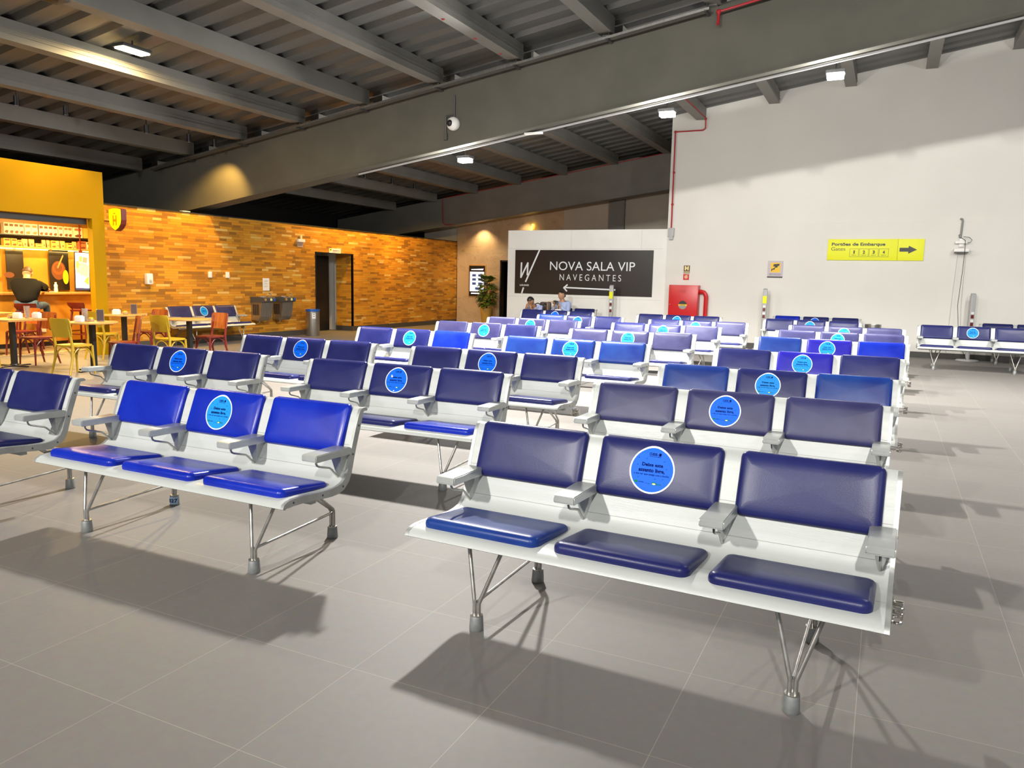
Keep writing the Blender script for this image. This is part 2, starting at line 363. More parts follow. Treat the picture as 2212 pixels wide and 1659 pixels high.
# ------------------------------------------------------------------ roof steel
def beam(name, y0, y1, x0, x1, zt, zb, label):
    mb = MB(); e = .035
    vs = []
    for x in (x0, x1):
        vs += [(x, y0, zb(x)), (x, y1, zb(x)), (x, y1, zt(x)), (x, y0, zt(x))]
    mb.add(vs, [(0,1,5,4), (1,2,6,5), (2,3,7,6), (3,0,4,7), (0,3,2,1), (4,5,6,7)])
    # bottom flange lips
    vs = []
    for x in (x0, x1):
        vs += [(x, y0-e, zb(x)-.02), (x, y1+e, zb(x)-.02), (x, y1+e, zb(x)), (x, y0-e, zb(x))]
    mb.add(vs, [(0,1,5,4), (1,2,6,5), (2,3,7,6), (3,0,4,7), (0,3,2,1), (4,5,6,7)])
    return tag(mb.build(name, MT['steel'] if y0 > 20 else MT['beam']), label, 'beam')
beam('roof_beam', 12.9, 13.25, -18.6, 9.8, lambda x: purlin_z(x)-.0, lambda x: beam_z(x), 'deep grey sloping steel beam crossing the whole hall with the round camera on it')
beam('roof_beam', 23.3, 23.65, -18.6, -5.3, lambda x: 6.37+.146*x, lambda x: 5.19+.13*x, 'grey steel beam at the far end above the marble wall')
PX = [-16.2, -14.5, -12.9, -11.3, -9.68, -8.0, -6.35, -4.67, -2.93, -1.25, .38, 2.0, 3.7]
ordn = ['first', 'second', 'third', 'fourth', 'fifth', 'sixth', 'seventh', 'eighth', 'ninth', 'tenth', 'eleventh', 'twelfth', 'thirteenth']
for i, x in enumerate(PX):
    y1 = 20.08 if x > -5.3 else 23.28
    mb = MB(); z = purlin_z(x); t = deck_z(x)+.004
    for (a, b) in ((-7.9, 12.86), (13.29, y1)):
        mb.box((x, a, z), (x+.22, b, t+.03))
        mb.box((x-.012, a, z), (x, b, z+.012)).box((x+.22, a, z), (x+.232, b, z+.012))
        if i % 3 != 1:
            mb.box((x+.22, a, z+.09), (x+.235, b, z+.105)).box((x+.22, a, z+.15), (x+.23, b, z+.165))
    mb.box((x+.03, 12.8, z-.015), (x+.17, 13.3, z))
    tag(mb.build('roof_purlin', MT['steel']), 'grey steel roof purlin under the metal deck, %s counted from the cafe side' % ordn[i], 'roof beam', 'roof purlins')
# red pipes
def pipe(pts, r, label, m='pipe', name='pipe', cat='pipe', joints=()):
    mb = MB().tube(pts, r, 8)
    for j in joints: mb.sphere(j, r*1.9, 0, 8)
    return tag(mb.build(name, MT[m]), label, cat)
z = purlin_z(-12.9)
pipe([(-12.93, -7, z+.03), (-12.93, 12.8, z+.03)], .02, 'thin red sprinkler pipe along the roof purlin above the cafe, near side of the beam', name='sprinkler_pipe', joints=[(-12.93, y_, z+.03) for y_ in (8.6, 9.8, 11, 12)])
pipe([(-12.93, 13.35, z+.03), (-12.93, 18.9, z+.03)], .02, 'thin red sprinkler pipe along the purlin beyond the deep beam on the brick wall side', name='sprinkler_pipe')
z = purlin_z(-6.35)
pipe([(-6.30, -7, z+.02), (-6.30, 12.8, z+.02)], .02, 'red sprinkler pipe on the purlin that meets the beam right of the round camera', name='sprinkler_pipe', joints=[(-6.30, y_, z+.02) for y_ in (10.4, 11.4, 12.3)])
z = purlin_z(-4.67)
pipe([(-4.44, 13.35, z+.03), (-4.44, 20.0, z+.03), (-4.44, 20.02, z-.02), (-4.44, 20.03, z-.22), (-4.5, 20.04, z-.26), (-5.18, 20.04, z-.26), (-5.2, 20.04, z-.3), (-5.19, 20.04, 2.98)], .018,
     'thin red pipe running down the left edge of the tall white wall', name='sprinkler_pipe', joints=[(-4.44, 20.0, z), (-5.2, 20.04, z-.26), (-5.19, 20.04, 4.4), (-5.19, 20.04, 3.6)])
pipe([(-2.72, 12.75, 5.60), (-2.72, 12.78, 5.74), (-2.72, 12.78, 5.80), (-1.9, 12.78, 5.94), (2, 12.78, 6.52)], .022, 'short red pipe with an elbow at the top of the deep beam', name='sprinkler_pipe', joints=[(-2.72, 12.78, 5.8)])
pipe([(-13.95, 23.27, 4.33), (-13.0, 23.27, 4.46), (-5.4, 23.27, 5.57)], .012, 'thin red pipe along the top of the far steel beam', name='sprinkler_pipe')
pipe([(-14.05, 23.27, 4.28), (-14.02, 23.27, 3.5), (-13.95, 23.27, 3.42), (-13.6, 23.27, 3.42)], .014, 'short red pipe dropping down the far beam over the corner of the marble wall', name='sprinkler_pipe')
# cable tray along the beam
t = thing('cable_tray', 'thin metal cable tray hung along the top edge of the deep beam', 'cable tray', (0, 12.72, 0))
mb = MB()
def tr(x, dz, dy=0): return (x, dy, purlin_z(x)-.13+dz)
vs = []
for x in (-15.5, -2.85): vs += [tr(x, 0, -.07), tr(x, 0, .07), tr(x, .04, .07), tr(x, .04, .065), tr(x, .005, .06), tr(x, .005, -.06), tr(x, .04, -.065), tr(x, .04, -.07)]
mb.add(vs, [(i, (i+1) % 8, 8+(i+1) % 8, 8+i) for i in range(8)])
mb.build('tray', MT['inox'], t)
for x in (-14.3, -12.7, -11.1, -9.5, -7.8, -6.2, -4.5, -2.9):
    MB().tube([tr(x, 0, 0), tr(x, .16, 0)], .008, 6).box((x-.02, -.1, tr(x, 0)[2]-.02), (x+.02, .17, tr(x, 0)[2]-.002)).build('hanger', MT['dgrey'], t)
pipe([(-9.9, 13.1, beam_z(-9.9)-.045), (4, 13.1, beam_z(4)-.045)], .02, 'pale conduit running under the deep beam between the floodlights', 'lgrey', 'conduit', 'conduit')
# surveillance camera on the beam with conduits
t = thing('surveillance_camera', 'white round surveillance camera on the face of the deep beam', 'camera', (-7.54, 12.9, 4.44))
T = Matrix.Rotation(PI/2, 4, 'X')
MB().lathe([(0, 0), (.115, 0), (.125, .03), (.12, .09), (.08, .135), (0, .15)], 24, T=T).build('body', MT['plast'], t)
MB().sphere((-.03, -.11, .0), .068, 0, 16).build('lens', MT['black'], t)
MB().tube([(0, -.02, .52), (0, -.02, .10)], .02, 8).build('conduit', MT['dgrey'], t)
MB().tube([(-.02, -.02, .15), (-.17, -.02, .15), (-.18, -.02, .14), (-.18, -.02, -.16)], .018, 8).box((-.215, -.045, -.28), (-.145, 0, -.16)).build('conduit', MT['dgrey'], t)
# box speaker under the deck
t = thing('ceiling_speaker', 'dark grey box speaker hanging from the roof at the top left corner', 'speaker', (-9.62, 6.52, deck_z(-9.62)))
MB().box((-.14, -.17, -.28), (.14, .17, -.02), bev=.01).build('cabinet', MT['dgrey'], t)
MB().lathe([(0, 0), (.07, 0), (.085, .008), (.085, .02)], 20, c=(0, 0, -.298)).build('cone', MT['black'], t)
MB().box((-.02, -.02, -.02), (.02, .02, .0)).build('bracket', MT['dgrey'], t)
# floodlights
def area(parent, name, sx, sy_, watts, col, loc, rot=(0,0,0), spread=PI):
    l = bpy.data.lights.new(name, 'AREA'); l.shape = 'RECTANGLE'; l.size = sx; l.size_y = sy_; l.energy = watts; l.color = col; l.spread = spread
    o = bpy.data.objects.new(name, l); COL.objects.link(o); o.parent = parent; o.location = loc; o.rotation_euler = rot
    return o
R_ = math.radians
def make_floodlight(x, y, zt, watts, label, col, lens, tilt=0, spread=180, sx=.14, sy_=.34, drop=.12, lh=.022, glow=0):
    t = thing('floodlight', label, 'ceiling light', (x, y, zt), 0, 'hall floodlights')
    T = Matrix.Translation((0, 0, -drop)) @ Matrix.Rotation(tilt, 4, 'X')
    MB().box((-sx/2-.02, -sy_/2-.02, 0), (sx/2+.02, sy_/2+.02, .05), bev=.006, T=T).build('housing', MT['dgrey'], t)
    MB().box((-sx/2, -sy_/2, -lh), (sx/2, sy_/2, 0), bev=.008, T=T).build('lens', MT[lens], t)
    MB().tube([(0, 0, -drop+.04), (0, 0, 0)], .012, 8).build('bracket', MT['dgrey'], t)
    area(t, 'lamp', sx, sy_, watts, col, tuple(T @ Vector((0, 0, -lh-.012))), (tilt, 0, 0), R_(spread))
    if glow:
        l = bpy.data.lights.new('glow', 'POINT'); l.energy = glow; l.color = col; l.shadow_soft_size = .08
        o = bpy.data.objects.new('glow', l); COL.objects.link(o); o.parent = t; o.location = T @ Vector((0, 0, -lh-.11))
    return t
COOL = (1, .968, .905); WARM = (1, .78, .42)
lbl = ['warm glowing rectangular floodlight under the metal deck, upper left', 'floodlight under the deck above the middle column of benches', 'floodlight under the deck above the aisle',
       'floodlight under the deck behind the viewer on the cafe side', 'floodlight under the deck behind the viewer in the middle', 'floodlight under the deck behind the viewer on the right', 'floodlight under the deck at the right side of the hall']
for i, (x, y, wt) in enumerate(BAY_LAMPS):
    make_floodlight(x, y, deck_z(x), wt, lbl[i], (1,.70,.30) if i == 0 else COOL, 'lampy' if i == 0 else 'lampw', drop=(.14 if i < 3 else .42), tilt=R_(BAY_TILT[i]), spread=(180, 142, 142)[i] if i < 3 else 95, sx=.2, sy_=.46)
lbl = ['bright white floodlight under the deep beam just below the round camera', 'bright floodlight under the deep beam left of the white wall top', 'bright floodlight under the deep beam near the right, in front of the white wall', 'floodlight under the deep beam past the right edge']
for i, (x, wt) in enumerate(BEAM_LAMPS):
    make_floodlight(x, 13.42, beam_z(x)+.1, wt, lbl[i], COOL, 'lampw', tilt=0, sx=.24, sy_=.18, drop=.24, lh=.07, glow=wt*.8, spread=125)
tag(MB().box((-6.15, 13.0, beam_z(-6.1)-.07), (-5.8, 13.07, beam_z(-6.1)-.03), bev=.01).build('emergency_light', MT['plast']), 'small clear emergency light under the deep beam left of the white wall', 'emergency light')
tag(MB().box((-2.55, 14.4, purlin_z(-2.4)-.02), (-2.3, 14.65, purlin_z(-2.4)+.10), bev=.01).build('junction_box', MT['dgrey']), 'dark square box under the deck between two beam floodlights', 'box')
# hanging cylinder spots above the brick side
for i, (x, y) in enumerate([(-13.04, 8.17), (-12.97, 8.97), (-13.08, 10.67), (-13.08, 11.68), (-13.03, 12.3), (-12.93, 17.39), (-13.0, 18.77), (-12.98, 19.9)]):
    side = 'before' if i < 5 else 'beyond'
    t = thing('hanging_spotlight', 'small black cylinder spotlight hanging %s the deep beam, %s from the left' % (side, ordn[i if i < 5 else i-5]), 'spotlight', (x-.02, y, 4.40), 0, 'cylinder spotlights')
    MB().lathe([(0, -.02), (.042, -.02), (.042, -.17), (.036, -.17), (.034, -.15), (0, -.15)], 16).build('barrel', MT['black'], t)
    MB().lathe([(0, -.155), (.034, -.156)], 16).build('lens', MT['spot'], t)
    MB().tube([(0, 0, -.02), (0, 0, .22)], .006, 6).build('cord', MT['black'], t)
    l = bpy.data.lights.new('lamp', 'SPOT'); l.energy = (110, 130, 185, 175, 210, 330, 350, 360)[i]; l.color = (1, .56, .12); l.spot_size = math.radians(95); l.spot_blend = .7; l.shadow_soft_size = .04
    o = bpy.data.objects.new('lamp', l); COL.objects.link(o); o.parent = t; o.location = (0, 0, -.19)
    tgt = (Vector((.2, -.1, -3)), Vector((.1, .1, -3)), Vector((-1, -.2, -3)), Vector((-1, .2, -3)), Vector((-1, 1.2, -3)), Vector((-1.2, -.9, -3)), Vector((-1.1, .3, -3)), Vector((-1, 1.8, -3)))[i]; o.rotation_euler = tgt.to_track_quat('-Z', 'Y').to_euler()
# added fill lamps, hidden behind the far beam, brighten the marble
for k, x in enumerate((-12.9, -11.2)):
    t = thing('marble_fill_lamp', 'added warm fill lamp hidden behind the far beam over the marble wall, %s from the brick wall' % ordn[k], 'ceiling light', (x, 23.9, 5.19+.13*x-.02+.05), 0, 'marble fill lamps')
    MB().lathe([(0,0),(.06,0),(.06,.12),(0,.12)], 16).build('barrel', MT['black'], t)
    MB().lathe([(0,-.004),(.05,-.002)], 16).build('lens', MT['spot'], t)
    MB().box((-.02, -.26, .08), (.02, .0, .10)).build('bracket', MT['black'], t)
    l = bpy.data.lights.new('lamp', 'SPOT'); l.energy = 95 if k == 0 else 35; l.color = (1, .70, .34); l.spot_size = math.radians(110); l.spot_blend = .8; l.shadow_soft_size = .05
    o = bpy.data.objects.new('lamp', l); COL.objects.link(o); o.parent = t; o.location = (0, 0, -.03)

# ------------------------------------------------------------------ airport benches
BW = 1.98
PROF = [(.034,.826),(.02,.836),(-.005,.838),(-.028,.828),(-.045,.80),(-.066,.75),(-.088,.69),(-.106,.64),(-.121,.595),(-.136,.545),(-.15,.50),(-.168,.468),(-.2,.444),
        (-.24,.434),(-.29,.431),(-.36,.434),(-.44,.441),(-.52,.448),(-.585,.450),(-.625,.446),(-.65,.434),(-.66,.415)]
def plen(P):
    s = [0]
    for a, b in zip(P[:-1], P[1:]): s.append(s[-1]+math.hypot(b[0]-a[0], b[1]-a[1]))
    return s
PL = plen(PROF)
def pat(s):
    """point and outward normal of the shell surface at arc length s"""
    s = max(0, min(PL[-1]-1e-6, s))
    for i in range(len(PL)-1):
        if PL[i+1] >= s: break
    t = (s-PL[i])/(PL[i+1]-PL[i]); a, b = PROF[i], PROF[i+1]
    def nn(k):
        p0 = PROF[max(0, k-1)]; p1 = PROF[min(len(PROF)-1, k+1)]; d = (p1[0]-p0[0], p1[1]-p0[1]); l = math.hypot(*d)
        return (-d[1]/l*-1*-1, d[0]/l*-1*-1)
    na, nb = nn(i), nn(i+1)
    n = (na[0]*(1-t)+nb[0]*t, na[1]*(1-t)+nb[1]*t)
    # outward means towards the sitter: -y and +z
    n = (-abs(n[0]) if n[0] > 0 and False else n[0], n[1]); l = math.hypot(*n); n = (n[0]/l, n[1]/l)
    return (a[0]*(1-t)+b[0]*t, a[1]*(1-t)+b[1]*t), n
_p, _n = pat(PL[8]);  NS = 1 if _n[0] < 0 else -1       # make sure the normal points to the sitter
def pmap(x, s, h):
    p, n = pat(s); return (x, p[0]+NS*n[0]*h, p[1]+NS*n[1]*h)
def s_of(idx): return PL[idx]
def shell_mb():
    mb = MB(); n = len(PROF); th = .016
    out = [(PROF[i][0]-NS*pat(PL[i])[1][0]*th, PROF[i][1]-NS*pat(PL[i])[1][1]*th) for i in range(n)]
    P = PROF+out[::-1]
    mb.prism(P, .018, BW-.018, 'x', 0, smooth=True)
    for k in (6, 8, 12, 15): pass
    # two long extrusion joints
    for s in (PL[7], PL[10], PL[16]):
        a = pmap(0, s-.0012, .0006); b = pmap(0, s+.0012, .0006)
        mb.add([(.02, a[1], a[2]), (BW-.02, a[1], a[2]), (BW-.02, b[1], b[2]), (.02, b[1], b[2])], [(0,1,2,3)], 1)
    # folded rear rib under the seat
    mb.box((.03, -.42, .375), (BW-.03, -.38, .425), 0).box((.03, -.24, .38), (BW-.03, -.20, .42), 0)
    return mb
def cap_mb(x0, x1):
    n = len(PROF)
    wd = [.012, .016, .022, .03, .036, .038, .038, .038, .038, .038, .038, .04, .043, .043, .041, .038, .036, .036, .036, .034, .026, .014]
    out = [(PROF[i][0]-NS*pat(PL[i])[1][0]*wd[i], PROF[i][1]-NS*pat(PL[i])[1][1]*wd[i]) for i in range(n)]
    inn = [(PROF[i][0]+NS*pat(PL[i])[1][0]*.0015, PROF[i][1]+NS*pat(PL[i])[1][1]*.0015) for i in range(n)]
    mb = MB().prism(inn+out[::-1], x0, x1, 'x', 0, smooth=True)
    xs = x1 if x1 > BW/2 else x0; d = .002 if x1 > BW/2 else -.002
    for k in (5, 8, 12, 15, 18):
        c = ((inn[k][0]+out[k][0])/2, (inn[k][1]+out[k][1])/2)
        mb.tube([(xs-d, c[0], c[1]), (xs+d, c[0], c[1])], .006, 8, 1)
    return mb
def cushion_mb(xc, wx, s0, s1, T, r=.045, wedge=0):
    """padded slab lying on the shell between arc lengths s0 and s1"""
    wy = s1-s0; sc = (s0+s1)/2; mb = MB(); rings = []
    for d, h in ((0, 0), (-.001, .30), (.0015, .55), (.008, .80), (.017, .93), (.030, .99), (.05, 1.02)):
        rings.append(([(xc+a, sc+b) for a, b in rr(wx-2*d, wy-2*d, max(.012, r-d), 6)], h*T))
    base = rings[-1][0]
    for f in (.8, .6, .4, .2):
        rings.append(([(xc+(a-xc)*f, sc+(b-sc)*f) for a, b in base], T*(1.02+.05*(1-f))))
    n = len(base); vs = []
    for ring, h in rings: vs += [pmap(a, b, h*(1-wedge*(1-(b-s0)/wy))) for a, b in ring]
    vs.append(pmap(xc, sc, T*1.07*(1-wedge*.5))); fs = []
    for k in range(len(rings)-1):
        for i in range(n): fs.append((k*n+i, k*n+(i+1) % n, (k+1)*n+(i+1) % n, (k+1)*n+i))
    k = (len(rings)-1)*n
    for i in range(n): fs.append((k+i, k+(i+1) % n, len(vs)-1))
    mb.add(vs, fs, 0, True); return mb
CX = (.345, .99, 1.635); SB0, SB1 = PL[2]+.004, PL[8]+.006; SS0, SS1 = PL[12]+.035, PL[18]+.02
TB = .030; TS = .044
def sticker_mb(scuffed=False):
    mb = MB(); sc = (SB0+SB1)/2+.004; h = TB*1.09+.0015; xc = CX[1]-.02
    def disc(r, dh, mi):
        n = 40; vs = [pmap(xc+r*math.cos(2*PI*k/n), sc-r*math.sin(2*PI*k/n), h+dh) for k in range(n)]
        mb.add(vs, [tuple(range(n))], mi)
    disc(.105, 0, 0); disc(.098, .0006, 1)
    def txt(t, x0, x1, y0, y1, mi, bold=0):
        vs, fs = text_geo(t, 1, bold); ax, bx = min(v[0] for v in vs), max(v[0] for v in vs); ay, by = min(v[1] for v in vs), max(v[1] for v in vs)
        out = [pmap(xc+x0+(v[0]-ax)/(bx-ax)*(x1-x0), sc-(y0+(v[1]-ay)/(by-ay)*(y1-y0)), h+.0012) for v in vs]
        mb.add(out, fs, mi)
    txt('CUIDE', -.022, .014, .066, .078, 2, .03); txt('+', .016, .020, .067, .073, 2, .03)
    mb.add([pmap(xc+a, sc-b, h+.0012) for a, b in ((.023,.066),(.034,.066),(.034,.078),(.023,.078))], [(0,1,2,3)], 2)
    txt('VOCÊ E SUA FAMÍLIA', -.022, .034, .060, .064, 2, .02)
    txt('Deixe este', -.049, .049, .017, .033, 2, .025)
    txt('assento livre,', -.062, .060, -.012, .009, 2, .025)
    txt('a não ser que esteja com a família', -.082, .082, -.026, -.015, 2, .005)
    def ell(x, y, a, b, mi, hh=.0012):
        mb.add([pmap(xc+x+a*math.cos(t_*PI/8), sc-y-b*math.sin(t_*PI/8), h+hh) for t_ in range(16)], [tuple(range(16))], mi)
    ell(-.066, -.056, .009, .0055, 3); txt('ANVISA', -.055, -.030, -.059, -.054, 2, .01); txt('SAÚDE', -.023, .0, -.061, -.058, 2, 0)
    mb.add([pmap(xc+a, sc-b, h+.0012) for a, b in ((.008,-.064),(.028,-.064),(.028,-.053),(.008,-.053))], [(0,1,2,3)], 3)
    ell(.018, -.060, .008, .0035, 4, .0016); txt('BRASIL', .030, .052, -.063, -.056, 3, .02)
    for a, b in ((-.068,.052),(.052,.045),(-.07,.02),(.066,.012),(-.06,-.036),(.055,-.035),(-.03,.05),(.02,-.037)): ell(a, b, .0026, .0026, 5)
    if scuffed: ell(-.045, .028, .009, .006, 0, .0018); ell(-.05, .038, .006, .004, 0, .0018); ell(-.005, -.088, .006, .004, 0, .0018)
    return mb
def stk_mats(k): return [MT['stk_white'], MT['stk_deep'] if k else MT['stk_pale'], MT['ink'], MT['green'], MT['cream'], MT['stk_dot']]
MT['stk_dot'] = mat('sticker_speck', (.0,.09,.55), .7, spec=.05)
def arm_mb():
    mb = MB()
    P = [(-.095,.612),(-.125,.634),(-.40,.636),(-.408,.63),(-.408,.602),(-.40,.597),(-.20,.594),(-.11,.588),(-.095,.592)]
    bm = bmesh.new(); vs = [bm.verts.new((x, a, b)) for x in (-.05, .05) for a, b in P]; n = len(P)
    bm.faces.new(vs[:n][::-1]); bm.faces.new(vs[n:])
    for i in range(n): bm.faces.new((vs[i], vs[(i+1) % n], vs[n+(i+1) % n], vs[n+i]))
    bmesh.ops.bevel(bm, geom=bm.edges[:], offset=.004, segments=2, affect='EDGES')
    mb.bm(bm, 0, True); return mb
def bracket_mb():
    mb = MB(); top = [(-.038,-.112,.592),(.038,-.112,.592),(.038,-.190,.592),(-.038,-.190,.592)]; bot = [(-.007,-.150,.462),(.007,-.150,.462),(.007,-.166,.462),(-.007,-.166,.462)]
    return mb.add(top+bot, [(0,1,2,3),(4,7,6,5),(0,4,5,1),(1,5,6,2),(2,6,7,3),(3,7,4,0)])
def rod_mb():
    return MB().tube([(0,-.350,.600),(0,-.350,.578),(0,-.343,.566),(0,-.328,.558),(0,-.24,.532),(0,-.228,.524),(0,-.165,.462)], .0058, 8)
XL, XR, YF, YR = .324, 1.678, -.56, .083
def leg_mb():
    """one A-frame: a V of tubes over each foot, tied by a stretcher; origin under the front foot"""
    mb = MB(); r = .0095; D = YR-YF
    for s in (-1, 1):
        mb.tube([(s*.011, 0, .06), (s*.011, 0, .125), (s*.016, .004, .14), (s*.098, .085, .40)], r, 10)
        mb.tube([(s*.011, D, .06), (s*.011, D, .165), (s*.013, D-.012, .185), (s*.045, D-.30, .405)], r, 10)
    mb.tube([(0, .006, .130), (0, D-.006, .155)], .0075, 10)
    return mb
def foot_mb():
    return MB().lathe([(0,0),(.031,0),(.0325,.004),(.0325,.01),(.029,.066),(.026,.071),(.0,.071)], 24).lathe([(.0265,.066),(.028,.068),(.028,.073),(.0,.075)], 24, 1)
def hook_mb():
    mb = MB(); T = Matrix.Translation((BW, -.24, .315))
    for z in (0, .022): mb.tube([(0, -.045, z+.03), (.03, -.045, z+.03), (.04, -.035, z+.03), (.04, .02, z+.03)], .005, 8, T=T)
    mb.box((0, -.05, -.01), (.006, .05, .065), T=T)
    ring = [(.022+.02*math.cos(a), -.01+.035*math.sin(a), -.005) for a in [PI*2*k/12*.82+.5 for k in range(13)]]
    mb.tube(ring, .006, 8, T=T); mb.box((.006, .02, -.01), (.044, .045, .055), bev=.004, T=T)
    return mb
MESH = {}
def shared(name, key, mats, fn):
    if key not in MESH: MESH[key] = fn().mesh(name, mats)
    o = bpy.data.objects.new(name, MESH[key]); COL.objects.link(o); return o
def bench_part(root, name, key, mats, fn, loc=None, parent=None):
    o = shared(name, key, mats, fn); o.parent = parent or root
    if loc: o.location = loc
    return o
def make_bench(label, xc, y, rot, cols='nnnnnn', stk=1, far=False, scuff=False, group='three seat benches', sticker=True, hook=True):
    """cols: three back cushions then three seat cushions"""
    CC = {'n': 'navy', 'k': 'dusk', 'b': 'blue', 'm': 'mid', 'v': 'violet'}
    t = thing('waiting_bench', label, 'bench', (xc-math.cos(rot)*BW/2, y-math.sin(rot)*BW/2, 0), rot, group)
    bench_part(t, 'seat_shell', 'shell', [MT['shell'], MT['grey']], shell_mb)
    bench_part(t, 'end_cap', 'capL', [MT['cap'], MT['dgrey']], lambda: cap_mb(0, .018))
    bench_part(t, 'end_cap', 'capR', [MT['cap'], MT['dgrey']], lambda: cap_mb(BW-.018, BW))
    for i in range(3):
        c = CC[cols[i]]; bk = bench_part(t, 'back_cushion', 'bc%d%s' % (i, c), MT[c], lambda: cushion_mb(CX[i], .572, SB0, SB1, TB, .03))
        if c in ('blue', 'violet', 'mid'): bk['label'] = {'blue': 'royal blue back cushion', 'violet': 'violet blue back cushion', 'mid': 'mid blue back cushion'}[c]
        if i == 1 and sticker:
            s = bench_part(t, 'distancing_sticker', 'stk%d%d' % (stk, scuff), stk_mats(stk), lambda: sticker_mb(scuff), parent=bk)
        c = CC[cols[3+i]]; sk = bench_part(t, 'seat_cushion', 'sc%d%s' % (i, c), MT[c], lambda: cushion_mb(CX[i], .575, SS0, SS1, TS, .04, .45))
        if c == 'blue': sk['label'] = 'royal blue seat cushion'
    for x in (.052, .6675, 1.3125, 1.928):
        a = bench_part(t, 'armrest', 'arm', MT['arm'], arm_mb, (x, 0, 0))
        bench_part(t, 'bracket', 'brk', MT['arm'], bracket_mb, parent=a)
        bench_part(t, 'support_rod', 'rod', MT['tube'], rod_mb, parent=a)
    for x in (XL, XR):
        l = bench_part(t, 'leg_frame', 'leg', MT['tube'], leg_mb, (x, YF, 0))
        bench_part(t, 'foot', 'foot', [MT['foot'], MT['tube']], foot_mb, parent=l)
        bench_part(t, 'foot', 'foot', [MT['foot'], MT['tube']], foot_mb, (0, YR-YF, 0), parent=l)
    if hook: bench_part(t, 'coupling_hook', 'hook', MT['chrome'], hook_mb)
    return t
R = math.radians
A = [(-.878,3.452,-1.52,'nnnmnn',1,0),(-.902,5.309,-.25,'kkknnn',1,0),(-.840,6.894,0,'mnmnnn',0,0),(-.762,8.984,.1,'nvnnnn',0,0),(-.672,11.434,.15,'mvbnnn',0,0),
     (-.650,13.465,.1,'kkknnn',0,0),(-.651,15.424,.07,'kkknnn',0,0),(-1.435,17.73,.1,'nnnnnn',0,0),(-1.503,19.80,0,'bnnnnn',1,0)]
Bc = [(-3.607,3.500,-.18,'bbbbbb',0,0),(-3.588,5.368,1.2,'nnnnnb',1,1),(-3.591,6.995,-.03,'nnnnnn',1,0),(-3.498,9.044,-.3,'mmmnnn',0,0),(-3.452,11.266,.3,'kkknnn',0,0),
      (-3.519,13.518,.5,'nnknnn',0,0),(-3.358,15.377,.28,'nnknnn',0,0),(-4.298,17.662,0,'nnnnnn',0,0)]
Cc = [(-5.936,3.419,0,'nnnnnn',1,0),(-6.075,5.319,2.03,'nnnnnn',1,0),(-6.050,7.022,-.4,'nnnnnn',1,0),(-6.003,9.219,-1.1,'nnbnnn',0,0),(-5.991,11.422,0,'kknnnn',0,0),
      (-6.084,13.481,-.4,'kkknnn',0,0),(-5.884,15.46,0,'mnnnnn',1,0),(-7.328,17.649,-.5,'nnnnnn',1,0),(-7.94,19.525,0,'nnnnnn',1,0)]
front = ['nearest the viewer', 'second from the front', 'third from the front', 'fourth from the front', 'fifth from the front', 'sixth from the front', 'seventh from the front', 'eighth from the front', 'ninth and rearmost']
desc = {'nk': ''}
def tone(c):
    return {'nnn': 'navy', 'kkk': 'worn navy', 'bbb': 'royal blue', 'mmm': 'mid blue'}.get(c[:3], 'mixed blue')
for colname, lst in (('right', A), ('middle', Bc), ('left', Cc)):
    for i, (x, y, a, c, s, sc) in enumerate(lst):
        lab = '%s three seat metal bench in the %s column of rows, %s' % (tone(c), colname, front[i])
        if colname == 'right' and i == 8: lab = 'bench with one bright blue back against the white wall, rearmost of the right column'
        if colname == 'middle' and i == 0: lab = 'bright royal blue three seat bench at front left with number 027 on its rear foot'
        if colname == 'left' and i == 8: lab = 'navy three seat bench by the white box wall on which two people sit'
        b = make_bench(lab, x, y, R(a), c, s, scuff=bool(sc), sticker=not (colname == 'left' and i == 8), hook=not (colname == 'middle' and i in (0, 1)))
        if colname == 'middle' and i == 0:
            # number tag wrapped round the rear left foot
            lg = [o for o in b.children if o.name.startswith('leg_frame')][0]
            mb = MB(); n = 14; rr_ = .0325
            a0, a1 = -PI*.95, -.05
            ring = [(a0+(a1-a0)*k/n) for k in range(n+1)]
            vs = [(.0328*math.cos(q), YR-YF+.0328*math.sin(q), z_) for z_ in (.012, .062) for q in ring]
            mb.add(vs, [(k, k+1, n+2+k, n+1+k) for k in range(n)], 0, True)
            v2, f2 = text_geo('027', 1, .015); ax, bx = min(v[0] for v in v2), max(v[0] for v in v2); ay, by = min(v[1] for v in v2), max(v[1] for v in v2)
            out = []
            for v in v2:
                q = -PI/2+.45 + ((v[0]-ax)/(bx-ax)-.5)*1.9; out.append((.0346*math.cos(q), YR-YF+.0346*math.sin(q), .024+(v[1]-ay)/(by-ay)*.026))
            mb.add(out, f2, 1)
            o = mb.build('number_tag', [MT['tagblue'] if 'tagblue' in MT else mat('tag_light_blue', (.35,.52,.75), .5), MT['ink']], lg)
            o['label'] = 'light blue tag with the number 027'
make_bench('three seat bench standing apart at the right edge, front one of the two', .563+.99+.03, 17.70, 0, 'nnnnnn', 0)
make_bench('three seat bench against the white wall at the right edge, behind another', 1.86+.99, 19.75, 0, 'nnnnnn', 0, sticker=False)
make_bench('three seat bench with its back to the brick wall beside the water fountains', -13.93, 12.60, R(90), 'kkknnn', 0)

# ------------------------------------------------------------------ white wall fittings
YW = 20.07
def face(x, y, z): return Matrix.Translation((x, y, z))
